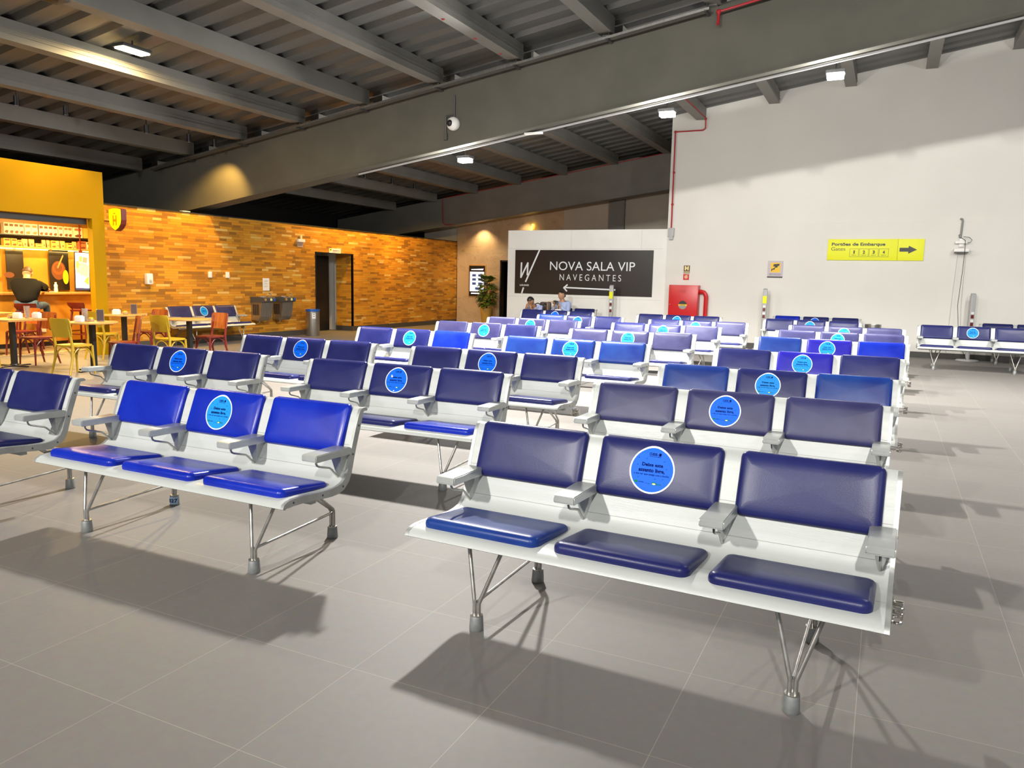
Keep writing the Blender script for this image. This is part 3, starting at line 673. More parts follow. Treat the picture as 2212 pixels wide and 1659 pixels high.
# gates sign
t = thing('gate_sign', 'yellow Portões de Embarque gates sign with a black arrow on the white wall', 'sign', (-1.38, YW, 2.21))
W_, H_ = 2.04, .49
MB().box((0, -.03, 0), (1.50, 0, H_), bev=.004).box((1.504, -.03, 0), (W_, 0, H_), bev=.004).build('panel', MT['lemon'], t)
mb = MB(); T = face(0, -.032, 0)
def fx(px): return (px-580)/795*W_
def fz(pz): return (400-pz)/182*H_
text_fit(mb, 'Portões de Embarque', fx(613), fx(1062), fz(283), fz(248), 0, T, .035)
text_fit(mb, 'Gates', fx(611), fx(732), fz(318), fz(287), 0, T, 0)
for k, (a, b) in enumerate(((770, 846), (852, 928), (934, 1009), (1015, 1094))):
    x0, x1, z0, z1 = fx(a), fx(b), fz(370), fz(300); q = .006
    for (p0, p1, r0, r1) in ((x0, x1, z0, z0+q), (x0, x1, z1-q, z1), (x0, x0+q, z0, z1), (x1-q, x1, z0, z1)):
        mb.add([(p0, 0, r0), (p1, 0, r0), (p1, 0, r1), (p0, 0, r1)], [(0,1,2,3)], 0, False, T)
    c = (a+b)/2; text_fit(mb, str(k+1), fx(c-(9 if k else 6)), fx(c+(9 if k else 6)), fz(344), fz(315), 0, T, .05)
    text_fit(mb, 'PORTÃO', fx(c-20), fx(c+20), fz(359), fz(351), 0, T, .03)
ar = [(1180,292),(1252,292),(1252,275),(1320,308),(1252,342),(1252,325),(1180,325)]
mb.add([(fx(a), 0, fz(b)) for a, b in ar], [(0,1,4,5,6)[::1], (1,2,3,4)], 0, False, T)
mb.build('lettering', MT['black'], t)
# camera notice
t = thing('surveillance_notice', 'small grey notice with a black camera on a yellow square, on the white wall', 'sign', (-2.73, YW, 1.77))
MB().box((0, -.01, 0), (.36, 0, .41)).build('panel', mat('pale_lilac_card', (.55,.50,.55), .6), t)
mb = MB(); T = face(0, -.0115, 0)
mb.add([(.07,0,.13),(.30,0,.13),(.30,0,.365),(.07,0,.365)], [(0,1,2,3)], 0, False, T)
T = face(0, -.0125, 0)
mb.add([(.13,0,.27),(.27,0,.29),(.28,0,.34),(.14,0,.33)], [(0,1,2,3)], 1, False, T)
mb.add([(.17,0,.24),(.23,0,.25),(.24,0,.29),(.17,0,.28)], [(0,1,2,3)], 1, False, T)
mb.add([(.09,0,.16),(.11,0,.16),(.11,0,.19),(.17,0,.20),(.18,0,.25),(.15,0,.24),(.11,0,.21),(.09,0,.23)], [(0,1,2,3,6,7),(3,4,5,6)], 1, False, T)
mb.add([(.0,0,.0),(.36,0,.0),(.36,0,.03),(.0,0,.03)], [(0,1,2,3)], 1, False, T)
text_fit(mb, 'AMBIENTE MONITORADO', .04, .33, .085, .10, 1, T, .02); text_fit(mb, 'PARA SUA SEGURANÇA', .04, .33, .055, .07, 1, T, .02)
mb.build('lettering', [MT['amber'], MT['black']], t)
# hydrant signs
t = thing('hydrant_sign', 'small yellow sign with a dark H above the red cabinet', 'sign', (-4.815, YW, 1.845))
MB().box((0, -.008, 0), (.155, 0, .20)).build('panel', mat('sign_brown', (.12,.03,.02), .5), t)
mb = MB(); T = face(0, -.009, 0); c = [(.012,.07),(.143,.07),(.143,.188),(.012,.188)]
text_fit(mb, 'H', .025, .13, .075, .185, 0, T, .08); mb.add([(.012,0,.012),(.143,0,.012),(.143,0,.05),(.012,0,.05)], [(0,1,2,3)], 0, False, T)
text_fit(mb, 'HIDRANTE', .022, .133, .02, .042, 1, face(0,-.0098,0), .03)
mb.build('lettering', [mat('photoluminescent_cream', (.80,.72,.30), .5), MT['black']], t)
t = thing('hose_sign', 'small red square sign with a pale coil above the red cabinet', 'sign', (-4.82, YW, 1.675))
MB().box((0, -.008, 0), (.15, 0, .15)).build('panel', MT['red'], t)
mb = MB(); T = face(0, -.009, 0)
mb.add([(.075+.045*math.cos(k*PI/10), 0, .075+.045*math.sin(k*PI/10)) for k in range(20)], [tuple(range(20))], 0, False, T)
mb.add([(.07,0,.11),(.12,0,.125),(.12,0,.135),(.07,0,.128)], [(0,1,2,3)], 0, False, T)
mb.build('symbol', mat('pale_salmon', (.75,.42,.28), .5), t)
# fire cabinet
t = thing('fire_cabinet', 'red fire hose cabinet on the white wall', 'fire cabinet', (-5.12, 19.82, .62))
MB().box((0, .02, 0), (.76, .25, .92), bev=.006).build('body', MT['red'], t)
d = MB().box((.012, 0, .012), (.748, .02, .908), bev=.005).build('door', MT['red'], t)
mb = MB()
for zc in (.73, .10):
    for k in range(4): mb.box((.29, -.006, zc+k*.018), (.45, 0, zc+k*.018+.006))
mb.build('louvre', MT['pipe'], d)
mb = MB(); n = 24; T = face(.38, -.004, .41)
def half(z0, z1, mi):
    pts = []
    for k in range(n):
        a = 2*PI*k/n; x_, z_ = .11*math.cos(a), .11*math.sin(a); pts.append((x_, 0, max(z0, min(z1, z_))))
    mb.add(pts, [tuple(range(n))], mi, False, T)
half(.02, .12, 0); half(-.12, -.02, 1); mb.add([(-.11,0,-.02),(.11,0,-.02),(.11,0,.02),(-.11,0,.02)], [(0,1,2,3)], 2, False, T)
text_fit(mb, 'INCÊNDIO', -.07, .07, -.012, .012, 0, face(.38,-.005,.41), .03)
o = mb.build('viewing_window', [MT['black'], MT['grey'], MT['amber']], d); o['label'] = 'round window with a yellow band'
MB().lathe([(0,0),(.012,0),(.012,.02),(0,.02)], 12, T=Matrix.Translation((.05, 0, .42)) @ Matrix.Rotation(PI/2, 4, 'X')).build('knob', MT['chrome'], d)
pipe([(-4.36, 19.97, 1.38), (-4.30, 19.97, 1.38), (-4.24, 19.97, 1.36), (-4.20, 19.97, 1.31), (-4.185, 19.97, 1.24), (-4.185, 19.97, .0)], .055, 'thick red water pipe bending down beside the red cabinet', 'red', 'water_pipe')
# junction box at the pipe end
tag(MB().box((-5.26, 19.99, 2.78), (-5.11, YW, 3.0), bev=.008).box((-5.23, 20.0, 2.70), (-5.13, YW, 2.78)).build('alarm_box', MT['lgrey']), 'grey box at the lower end of the thin red pipe', 'box')
# wifi point with hanging cables
t = thing('wifi_access_point', 'white network box on a bracket with cables hanging down the white wall', 'router', (1.39, YW, 2.42))
MB().tube([(-.06, 0, .72), (-.03, -.03, .71), (-.02, -.035, .66), (-.03, -.035, .30)], .02, 8).build('conduit', MT['grey'], t)
MB().box((-.13, -.12, .17), (.11, -.02, .23), bev=.015).box((-.05, -.05, .10), (.05, 0, .30), bev=.01).build('bracket', MT['plast'], t)
b_ = MB().box((-.15, -.26, -.02), (.15, -.02, .06), bev=.02).build('body', MT['plast'], t)
MB().box((-.13, -.265, -.035), (.13, -.03, -.02)).build('base_plate', MT['dgrey'], t)
mb = MB().tube([(.08, -.1, .20), (.16, -.1, .19), (.19, -.1, .25), (.13, -.1, .31), (.02, -.1, .32)], .006, 6)
mb.tube([(-.03, -.04, .38), (-.07, -.06, .36), (-.06, -.07, .30), (.0, -.07, .29), (.06, -.12, .24), (.06, -.27, .1), (.055, -.27, -.4), (.03, -.2, -1.2), (.10, -.3, -1.9), (.22, -.35, -2.25), (.28, -.35, -2.38)], .006, 6)
mb.build('cable', MT['black'], t)
MB().tube([(-.05, -.02, 0), (-.08, -.02, -1), (-.10, -.02, -2.0), (-.1, -.02, -2.3)], .003, 5).tube([(.1, -.02, 0), (.11, -.02, -1.2), (.17, -.02, -2.2)], .003, 5).build('cable', MT['lgrey'], t)
# charging totems
def totem(x, y, label, rz=0, stickers=True, plain=False):
    t = thing('charging_totem', label, 'charging post', (x, y, 0), rz, 'charging posts')
    MB().lathe([(0,0),(.23,0),(.235,.012),(.21,.03),(.05,.036),(0,.036)], 28).build('base', MT['lgrey'], t)
    MB().tube([(0,0,.03),(0,0,.72)], .045, 16).build('pole', MT['lgrey'], t)
    mb = MB().box((-.055, -.035, .70), (.055, .035, 1.44), bev=.012); mb.prism([(-.035,1.43),(.035,1.43),(.02,1.50),(-.03,1.47)], -.05, .05, 'x')
    c = mb.build('column', MT['lgrey'], t)
    mb = MB(); T = face(0, -.037, 0)
    for z_ in (.78, .95): mb.box((-.03, -.004, z_), (.03, 0, z_+.075), 0, T=T)
    for z_ in (.87, 1.04): mb.box((-.03, -.006, z_), (.03, 0, z_+.05), 1, T=T)
    mb.build('socket_plate', [MT['wine'], MT['plast']], c)
    if not plain: MB().box((-.05, -.04, 1.14), (.05, -.036, 1.32)).build('sticker', MT['lemon'], c)
    return t
totem(-6.62, 19.95-.28, 'grey charging post in front of the black lounge sign')
totem(-2.70, 19.72, 'grey charging post on the white wall behind the right column of benches')
totem(1.70, 19.78, 'grey charging post with a round base beside the hanging cables', R(18), plain=True)
# litter bins
def litter_bin(x, y, label, rim, r=.175, h=.70, stick=True):
    t = thing('litter_bin', label, 'bin', (x, y, 0))
    MB().lathe([(0,.0),(r*.98,.0),(r,.01),(r,h-.06)], 40).build('body', MT['inox'], t)
    MB().lathe([(r,h-.06),(r+.006,h-.055),(r+.006,h),(r-.02,h),(r-.03,h-.05),(0,h-.16)], 40).build('rim', MT[rim], t)
    if stick:
        mb = MB(); n = 8; q = [-.95+.5*k/n for k in range(n+1)]
        mb.add([((r+.002)*math.cos(a), (r+.002)*math.sin(a), z_) for z_ in (h-.24, h-.10) for a in q], [(k, k+1, n+2+k, n+1+k) for k in range(n)], 0, True)
        q2 = [-.80+.2*k/6 for k in range(7)]
        for z0, z1 in ((h-.19, h-.175), (h-.14, h-.125)):
            mb.add([((r+.003)*math.cos(a), (r+.003)*math.sin(a), z_) for z_ in (z0, z1) for a in q2], [(k, k+1, 8+k, 7+k) for k in range(6)], 1, True)
        mb.build('sticker', [MT['paper'], MT['black']], t)
    return t
litter_bin(-13.62, 16.0, 'round stainless steel bin with a blue rim beside the brick doorway', 'bluerim')
litter_bin(-.25, 19.55, 'steel bin behind the benches against the white wall', 'inox', .17, .74, False)
# black lounge sign
t = thing('lounge_sign', 'wide black NOVA SALA VIP NAVEGANTES sign with a white arrow', 'sign', (-9.68, 20.095, 1.205))
MB().box((0, -.02, 0), (4.04, 0, 1.225)).build('panel', noisy(mat('black_sign_face', (.010,.008,.008), .35), (.016,.010,.009), 1), t)
mb = MB(); T = face(0, -.0215, 0)
def gx(p): return (p-190)/1650*4.04
def gz(p): return 1.225*(1-(p-335)/533)
text_fit(mb, 'NOVA SALA VIP', gx(634), gx(1641), gz(576), gz(472), 0, T, .0)
text_fit(mb, 'N A V E G A N T E S', gx(757), gx(1488), gz(697), gz(622), 0, T, -.005)
stroke(mb, [(gx(272), gz(492)), (gx(268), gz(672)), (gx(354), gz(492)), (gx(350), gz(640))], .045, 0, T)
stroke(mb, [(gx(330), gz(722)), (gx(497), gz(337))], .045, 0, T)
stroke(mb, [(gx(283), gz(866)), (gx(303), gz(800))], .045, 0, T)
text_fit(mb, 'LOUNGE', gx(256), gx(372), gz(777), gz(755), 0, T, .02)
stroke(mb, [(gx(815), gz(783)), (gx(1424), gz(797))], .038, 0, T)
stroke(mb, [(gx(855), gz(750)), (gx(812), gz(786)), (gx(850), gz(826))], .038, 0, face(0, -.0235, 0))
mb.build('lettering', MT['stk_white'], t)
# neon stroke on the marble above the box wall
t = thing('neon_stroke', 'glowing yellow slanted neon stroke above the top of the white box wall', 'sign', (-11.05, 24.17, 3.15))
MB().tube([(-.06, -.03, -.05), (.05, -.03, .32)], .035, 10).build('tube', MT['neon'], t)
MB().box((-.03, -.02, .1), (.02, .03, .14)).build('bracket', MT['black'], t)
# wall screen in the marble
t = thing('wall_screen', 'tall lit display screen set in the marble wall behind the potted plant', 'screen', (-13.46, 24.2, .98))
MB().box((-.03, -.03, -.03), (.66, 0, 1.10), bev=.004).build('frame', MT['woodtop'], t)
MB().box((0, -.036, 0), (.63, -.03, 1.07)).build('display', MT['black'], t)
mb = MB(); T = face(0, -.0375, 0)
mb.add([(.03,0,.17),(.60,0,.17),(.60,0,.86),(.03,0,.86)], [(0,1,2,3)], 0, False, T)
mb.add([(.08,0,.92),(.55,0,.92),(.58,0,.97),(.08,0,.95)], [(0,1,2,3)], 0, False, T); mb.add([(.08,0,.08),(.5,0,.08),(.5,0,.12),(.08,0,.12)], [(0,1,2,3)], 0, False, T)
T = face(0, -.039, 0)
for i in range(7):
    cx_, cz_ = ((.20, .44)[i % 2], .73-.145*(i//2)) if i < 6 else (.32, .27)
    mb.add([(cx_-.075,0,cz_-.04),(cx_+.075,0,cz_-.04),(cx_+.075,0,cz_+.045),(cx_-.075,0,cz_+.045)], [(0,1,2,3)], 1, False, T)
mb.build('screen_image', [MT['scrw'], MT['scrd']], t)
# potted plant
t = thing('potted_plant', 'bushy green plant in a tall mustard planter beside the marble wall screen', 'plant', (-12.42, 23.55, 0))
MB().lathe([(0,0),(.15,0),(.155,.02),(.215,.60),(.2,.60),(.19,.56),(0,.56)], 28).build('pot', MT['pot'], t)
MB().tube([(0,0,.55),(.01,0,1.0),(.0,.02,1.5)], [.03,.025,.015], 8).build('stem', MT['stem'], t)
mb = MB(); rnd = random.Random(3)
for i in range(170):
    z_ = .66+rnd.random()*1.02; a = rnd.random()*2*PI; rad = .14+.15*math.sin(min(1, (z_-.5)/.5)*PI/2)*(1-(max(0, z_-1.1)/.75)**1.4)
    L_ = .19+rnd.random()*.09; wd = .062+rnd.random()*.03; droop = -.5-rnd.random()*.5 if z_ < 1.45 else .3
    pts = []; T = Matrix.Translation((rad*.45*math.cos(a), rad*.45*math.sin(a), z_)) @ Matrix.Rotation(a, 4, 'Z') @ Matrix.Rotation(-.25-droop*.2, 4, 'Y')
    for k in range(6):
        u = k/5; wv_ = wd*math.sin(PI*min(1, u*.92+.06))**.8; zz = .05*u-.16*u*u*(1 if z_ < 1.45 else .2)
        pts += [(u*L_, -wv_, zz+.012), (u*L_, 0, zz), (u*L_, wv_, zz+.012)]
    mb.add(pts, [(3*k+j, 3*k+j+1, 3*k+j+4, 3*k+j+3) for k in range(5) for j in (0, 1)], 0, True, T)
tag(mb.build('foliage', MT['leaf'], t))
# reception desk seen through the lounge door
tag(MB().box((-12.2, 25.1, 0), (-11.4, 25.6, 1.05), bev=.01).box((-12.25, 25.05, 1.05), (-11.35, 25.65, 1.09), bev=.008).build('reception_desk', MT['wood']), 'wooden desk inside the lounge doorway beside the white box wall', 'desk')
tag(MB().lathe([(0,0),(.07,0),(.1,.2),(0,.2)], 14, c=(-11.85, 25.3, 1.09)).sphere((-11.85, 25.3, 1.45), .17, 1, 8, (1,1,1.1)).build('desk_plant', [MT['pot'], MT['leaf']]), 'small plant on the desk inside the lounge doorway', 'plant')

# ------------------------------------------------------------------ brick wall fittings (local frame: +x out of the wall, y along it)
def wthing(name, label, cat, y, z, x=BX, group=None): return thing(name, label, cat, (x, y, z), 0, group)
t = wthing('soap_dispenser', 'white hand sanitiser dispenser on the brick wall above the cafe chairs', 'dispenser', 11.27, 1.32)
MB().box((0, -.075, 0), (.10, .075, .23), bev=.025).build('body', MT['plast'], t)
MB().box((.095, -.03, .04), (.108, .03, .10), bev=.006).build('button', MT['lgrey'], t)
for y_, l_ in ((12.93, 'left of two small white boxes on the brick wall above the lone bench'), (13.45, 'right of two small white boxes on the brick wall above the lone bench')):
    t = wthing('wall_switch', l_, 'switch', y_, 1.48, group='small white wall boxes')
    MB().box((0, -.045, 0), (.04, .045, .14), bev=.006).build('body', MT['plast'], t)
t = wthing('paper_notice', 'white paper notice taped to the brick wall above the water fountains', 'notice', 14.71, 1.18)
MB().box((.0, -.11, 0), (.012, .11, .31)).build('sheet', MT['paper'], t)
mb = MB(); T = Matrix.Translation((.0135, 0, 0)) @ Matrix.Rotation(PI/2, 4, 'Z')
rnd = random.Random(2)
for k, z_ in enumerate((.25, .235, .22, .18, .165, .12, .105, .09)):
    stroke(mb, [(-.07, z_), (.02+rnd.random()*.05, z_)], .004, 0, T)
mb.build('print', MT['grey'], t)
t = wthing('exit_light', 'small white emergency light high on the brick wall left of the doorway', 'emergency light', 15.98, 2.40)
MB().box((0, -.13, .04), (.07, .13, .12), bev=.008).build('housing', MT['plast'], t)
MB().box((0, -.11, -.09), (.012, .11, .03)).build('sign_plate', mat('pale_brown_plate', (.45,.32,.25), .5), t)
MB().box((.02, -.03, .12), (.06, .03, .22), bev=.01).build('lamp_head', MT['lampy'] if False else MT['cream'], t)
t = wthing('restroom_sign', 'small white sign above the doorway in the brick wall', 'sign', 17.39, 2.215)
MB().box((0, -.25, 0), (.02, .25, .125)).build('panel', MT['paper'], t)
mb = MB(); T = Matrix.Translation((.0215, 0, 0)) @ Matrix.Rotation(PI/2, 4, 'Z')
mb.add([(-.24,0,.05),(-.15,0,.05),(-.15,0,.12),(-.24,0,.12)], [(0,1,2,3)], 0, False, T); mb.add([(-.21,0,.07),(-.17,0,.07),(-.17,0,.10),(-.21,0,.10)], [(0,1,2,3)], 1, False, face(.001,0,0) @ T)
text_fit(mb, 'Sanitários', -.10, .2, .05, .09, 2, T, .02); text_fit(mb, 'Restrooms', -.10, .2, .015, .04, 2, T, .0)
mb.build('lettering', [MT['lemon'], MT['black'], MT['wine']], t)
tag(MB().box((-14.679, 17.10, 1.28), (-14.674, 17.36, 1.66)).build('door_notice', MT['paper']), 'white paper notice on the open black door', 'notice')
tag(MB().box((-13.999, 10.92, 2.92), (-13.9, 11.05, 2.94)).build('cable_cover', MT['plast']) if False else MB().box((-14.1, 12.25, 2.905), (-14.0, 12.45, 2.925)).build('cable_cover', MT['plast']), 'small pale fitting lying on top of the brick wall', 'fitting')
# water fountains
for k, (y0, l_) in enumerate(((14.38, 'wall mounted steel water fountain left of its twin, beside the lone bench'), (15.10, 'wall mounted steel water fountain next to the steel bin'))):
    t = wthing('water_fountain', l_, 'water fountain', y0, .45, group='water fountains'); w2 = .21
    MB().prism([(0, .02), (.22, 0), (.30, .10), (.36, .46), (0, .46)], -w2+.02, w2-.02, 'y').build('cabinet', MT['inox'], t)
    bsn = MB().prism([(0,.45),(.36,.45),(.42,.47),(.43,.56),(.40,.58),(0,.58)], -w2, w2, 'y').build('basin', MT['dgrey'], t)
    MB().box((.02, -w2+.02, .58), (.40, w2-.02, .585), bev=.002).lathe([(.0,.0),(.11,.012),(.13,.016),(.13,0)], 20, c=(.2, -.02, .585)).build('top_plate', MT['chrome'], bsn)
    for j, (yy, m_) in enumerate(((-.14, 'woodtop'), (.05, 'cream'), (.165, 'bluerim'))):
        MB().lathe([(0,.0),(.035,.0),(.03,.012),(0,.014)], 16, T=Matrix.Translation((.428, yy, .52)) @ Matrix.Rotation(PI/2, 4, 'Y')).build('button', MT[m_], bsn)
    MB().tube([(.33,.15,.58),(.33,.15,.64),(.32,.14,.66),(.29,.12,.67)], .012, 8).build('spout', MT['chrome'], t)
    mb = MB()
    for j in range(7): mb.box((.06+.03*j, -w2+.016, .14), (.075+.03*j, -w2+.022, .40))
    mb.build('vent_slots', MT['black'], t)
    MB().lathe([(0,.0),(.022,.0),(.022,.003),(0,.003)], 14, T=Matrix.Translation((.285, .13, .10)) @ Matrix.Rotation(PI/2-.15, 4, 'Y')).build('badge', MT['lgrey'], t)
    MB().tube([(.12,-.05,.02),(.12,-.05,-.05),(.05,-.05,-.08),(0,-.05,-.08)], .02, 8).build('drain', MT['chrome'], t)

# ------------------------------------------------------------------ cafe box
FX = -13.30
struct('wall_fascia', MB().box((FX-.12, 3.0, 2.53), (FX, 9.83, 3.39)).box((FX-.31, 9.70, 0), (FX-.12, 9.82, 2.53)), MT['yellow'])
struct('trim_6', MB().box((FX-.12, 9.58, 0), (FX-.001, 9.83, 2.53)), MT['yellow'])
struct('wall_cafe', MB().box((-16.3, 3, 0), (-16.15, 11.9, 2.74)).box((-16.15, 11.55, 0), (-14.15, 11.7, 2.74)), MT['wood'])
struct('ceiling_cafe', MB().box((-16.3, 3, 2.78), (FX-.12, 9.83, 2.84)).box((-16.3, 9.83, 2.74), (-14.18, 11.9, 2.78)), MT['woodtop'])
struct('trim_7', MB().box((-14.46, 3, 0), (-14.34, 10.6, .012)), mat('pale_wood_threshold', (.62,.45,.22), .35))
struct('floor_cafe', MB().box((-16.15, 3, .0), (-14.46, 11.55, .006)), noisy(mat('grey_wood_floor', (.22,.17,.12), .4), (.17,.13,.09), 2, 3, stretch=(8,1,1)))
tag(MB().box((-13.60, 3.2, 2.42), (-13.44, 9.57, 2.53), bev=.012).build('shutter_box', MT['dgrey']), 'long dark grey roller shutter housing under the yellow cafe fascia', 'shutter')
# shield sign
t = thing('shield_sign', 'glowing yellow shield shaped sign with the letter H at the cafe corner', 'sign', (-13.13, 9.93, 2.33), R(0))
out = []
for k in range(9):
    u = k/8; out.append((-.17+.34*u, .40+.022*math.sin(PI*u)))
side = [(.17,.40),(.17,.20),(.15,.12),(.09,.05),(0,0)]
P = out[:-1]+side+[(-x, z) for x, z in side[:-1][::-1]][:-1]
Tm = Matrix.Identity(4)
MB().prism(P, -.0, .11, 'y', T=Tm).build('case', MT['wine'], t)
MB().prism([(x*.93, .012+z*.955) for x, z in P], -.012, 0, 'y', T=Tm).build('face', MT['shield'], t)
mb = MB(); text_fit(mb, 'H', -.055, .055, .10, .285, 0, Tm @ face(0, -.0135, 0), .05)
mb.add([(-.025,0,.31),(.025,0,.31),(.025,0,.33),(-.025,0,.33)], [(0,1,2,3)], 0, False, Tm @ face(0, -.0135, 0))
mb.build('letter', MT['shieldH'], t)
MB().box((-.20, .02, .30), (-.16, .06, .33)).box((-.29, -.10, .17), (-.15, .07, .19)).build('bracket', MT['wine'], t)
# bar counter against the wall
t = thing('bar_counter', 'wooden bar counter with a thick light top inside the cafe', 'counter', (-15.65, 8, 0))
MB().box((-.45, -4, .10), (0, 3.2, 1.07)).build('front_panel', MT['wood'], t)
MB().box((-.48, -4, 1.07), (.08, 3.25, 1.115), bev=.006).build('counter_top', MT['woodtop'], t)
MB().box((-.45, -4, 0), (-.03, 3.2, .10)).build('plinth', MT['black'], t)
for y_ in (2.05, 2.35):
    MB().box((0, y_-.06, .30), (.012, y_+.06, .42), bev=.003).build('socket', MT['plast'], t)
# shelves
for z_, nm, m_ in ((2.27, 'upper', 'black'), (2.03, 'lower', 'woodtop')):
    tag(MB().box((-16.15, 3, z_-.02), (-15.9, 11.5, z_+.01), bev=.002).build('wall_shelf', MT[m_]), '%s wooden shelf of goods on the cafe back wall' % nm, 'shelf')
tag(MB().box((-16.14, 3, 1.985), (-16.11, 11.5, 2.005)).build('led_strip', MT['led']), 'glowing light strip under the lower cafe shelf', 'light strip')
tag(MB().box((-16.148, 3, 2.04), (-16.14, 11.5, 2.25)).build('shelf_backing', MT['dgrey']), 'dark panel behind the goods on the lower cafe shelf', 'panel')
l = bpy.data.lights.new('led_light', 'AREA'); l.shape = 'RECTANGLE'; l.size = .04; l.size_y = 7; l.energy = 22; l.color = (1,.66,.18)
o = bpy.data.objects.new('led_light', l); COL.objects.link(o); o.location = (-16.05, 8, 1.97); o['kind'] = 'structure'
# goods
rnd = random.Random(11)
kraft = noisy(mat('kraft_pouch', (.50,.29,.09), .6), (.58,.34,.11), 20); cardw = mat('white_card_box', (.72,.60,.46), .6); cardr = mat('orange_red_print', (.55,.13,.05), .6)
brown = mat('chocolate_print', (.12,.04,.015), .6); cardy = mat('mustard_card_box', (.62,.40,.06), .6)
def goods_box(y, z, w_, h_, label, front, patch, patch2, group, x=-16.0):
    mb = MB().box((-.05, -w_/2, 0), (.05, w_/2, h_), 0)
    T = Matrix.Translation((.0515, 0, 0)) @ Matrix.Rotation(PI/2, 4, 'Z')
    mb.add([(-w_*.38,0,h_*.68),(w_*.38,0,h_*.68),(w_*.38,0,h_*.9),(-w_*.38,0,h_*.9)], [(0,1,2,3)], 1, False, T)
    mb.add([(-w_*.3,0,h_*.08),(w_*.25,0,h_*.04),(w_*.42,0,h_*.3),(0,0,h_*.34),(-w_*.4,0,h_*.22)], [(0,1,2,3,4)], 2, False, T)
    o = mb.build('goods_box', [front, patch, patch2], None, (x, y, z)); tag(o, label, 'box', group)
ups = [9.62, 9.72, 9.82, 9.92, 10.05, 10.19, 10.33, 10.43, 10.53, 10.63, 10.75, 10.87, 10.96]
for i, y_ in enumerate(ups):
    red_ = i in (4, 5)
    goods_box(y_, 2.281, .095 if not red_ else .13, .22, ('white box with an orange red label' if red_ else 'white box with a dark brown label')+' in the row on the upper cafe shelf', cardw, cardr if red_ or i > 9 else brown, cardr if red_ else brown, 'boxes with red labels on the upper shelf' if red_ else 'boxes on the upper cafe shelf')
goods_box(11.14, 2.281, .20, .22, 'wide white box with a dark picture at the right of the upper cafe shelf', cardw, cardr, brown, None)
tag(MB().box((-.05,-.08,0),(.05,.08,.22), bev=.01).build('goods_box', cardy, None, (-16.0, 11.36, 2.281)), 'plain tan box at the right end of the upper cafe shelf', 'box')
def pouch(y, z, w_, h_, label, group):
    mb = MB(); pts = [(-w_*.34,0),(w_*.34,0),(w_*.5,h_*.8),(w_*.46,h_),(-w_*.46,h_),(-w_*.5,h_*.8)]
    T = Matrix.Rotation(PI/2, 4, 'Z'); bm = bmesh.new()
    a = [bm.verts.new((x_, -.03 if z_ < h_*.5 else -.012, z_)) for x_, z_ in pts]; b = [bm.verts.new((x_, .03 if z_ < h_*.5 else .012, z_)) for x_, z_ in pts]
    bm.faces.new(a[::-1]); bm.faces.new(b)
    for i in range(6): bm.faces.new((a[i], a[(i+1) % 6], b[(i+1) % 6], b[i]))
    mb.bm(bm, 0, False, T)
    mb.add([(-w_*.12,-.034,h_*.18),(w_*.12,-.034,h_*.18),(w_*.12,-.026,h_*.45),(-w_*.12,-.026,h_*.45)], [(0,1,2,3)], 1, False, T)
    o = mb.build('snack_pouch', [kraft, brown], None, (-16.0, y, z)); tag(o, label, 'pouch', group)
for y_, w_ in ((9.995, .12), (10.13, .12), (10.39, .08), (10.48, .07), (10.69, .07), (10.80, .11), (11.07, .09)):
    pouch(y_, 2.041, w_, .155, 'brown paper snack pouch standing on the lower cafe shelf', 'pouches on the lower cafe shelf')
for y_, w_, h_ in ((9.62, .13, .15), (9.76, .11, .15), (9.87, .09, .125), (10.27, .14, .075), (10.585, .11, .15), (10.94, .13, .12)):
    goods_box(y_, 2.041, w_, h_, 'mustard coloured box standing on the lower cafe shelf', cardy, brown, brown, 'mustard boxes on the lower cafe shelf')
goods_box(11.24, 2.041, .15, .17, 'red picture box near the right end of the lower cafe shelf', cardr, brown, brown, None)
goods_box(11.38, 2.041, .09, .16, 'white box with a small red mark at the right end of the lower cafe shelf', cardw, brown, cardr, None)
# menu boards
t = thing('menu_board', 'black menu board behind the man in black', 'menu board', (-16.08, 9.82, 1.16))
MB().box((-.01, -.175, 0), (.01, .175, .81), bev=.003).build('panel', MT['black'], t)
MB().box((.01, -.03, .79), (.015, .03, .83)).build('clip', MT['chrome'], t)
mb = MB(); T = Matrix.Translation((.012, 0, 0)) @ Matrix.Rotation(PI/2, 4, 'Z')
mb.add([(-.13+.1*math.cos(k*PI/8), 0, .30+.06*math.sin(k*PI/8)) for k in range(16)], [tuple(range(16))], 0, False, T); mb.build('picture', brown, t)
t = thing('menu_board', 'black menu board with a brown bowl, wooden spoon and yellow oval', 'menu board', (-16.08, 10.755, 1.15))
MB().box((-.01, -.215, 0), (.01, .215, .85), bev=.003).build('panel', MT['black'], t)
MB().box((.01, -.2, .83), (.015, -.15, .87)).build('clip', MT['chrome'], t)
mb = MB()
def ell2(cx_, cz_, a, b, mi, dx=0, rot=0):
    T2 = Matrix.Translation((.012+dx, 0, 0)) @ Matrix.Rotation(PI/2, 4, 'Z')
    mb.add([(cx_+a*math.cos(k*PI/12)*math.cos(rot)-b*math.sin(k*PI/12)*math.sin(rot), 0, cz_+a*math.cos(k*PI/12)*math.sin(rot)+b*math.sin(k*PI/12)*math.cos(rot)) for k in range(24)], [tuple(range(24))], mi, False, T2)
ell2(-.02, .42, .16, .20, 0); ell2(-.02, .46, .13, .13, 1, .001); ell2(-.03, .48, .09, .09, 0, .002)
stroke(mb, [(-.04, .48), (.09, .74)], .03, 2, Matrix.Translation((.0155, 0, 0)) @ Matrix.Rotation(PI/2, 4, 'Z')); ell2(.13, .28, .065, .15, 3, .004)
mb.build('picture', [mat('print_brown', (.14,.05,.02), .5), mat('print_chocolate', (.28,.07,.02), .4), MT['woodtop'], MT['amber']], t)
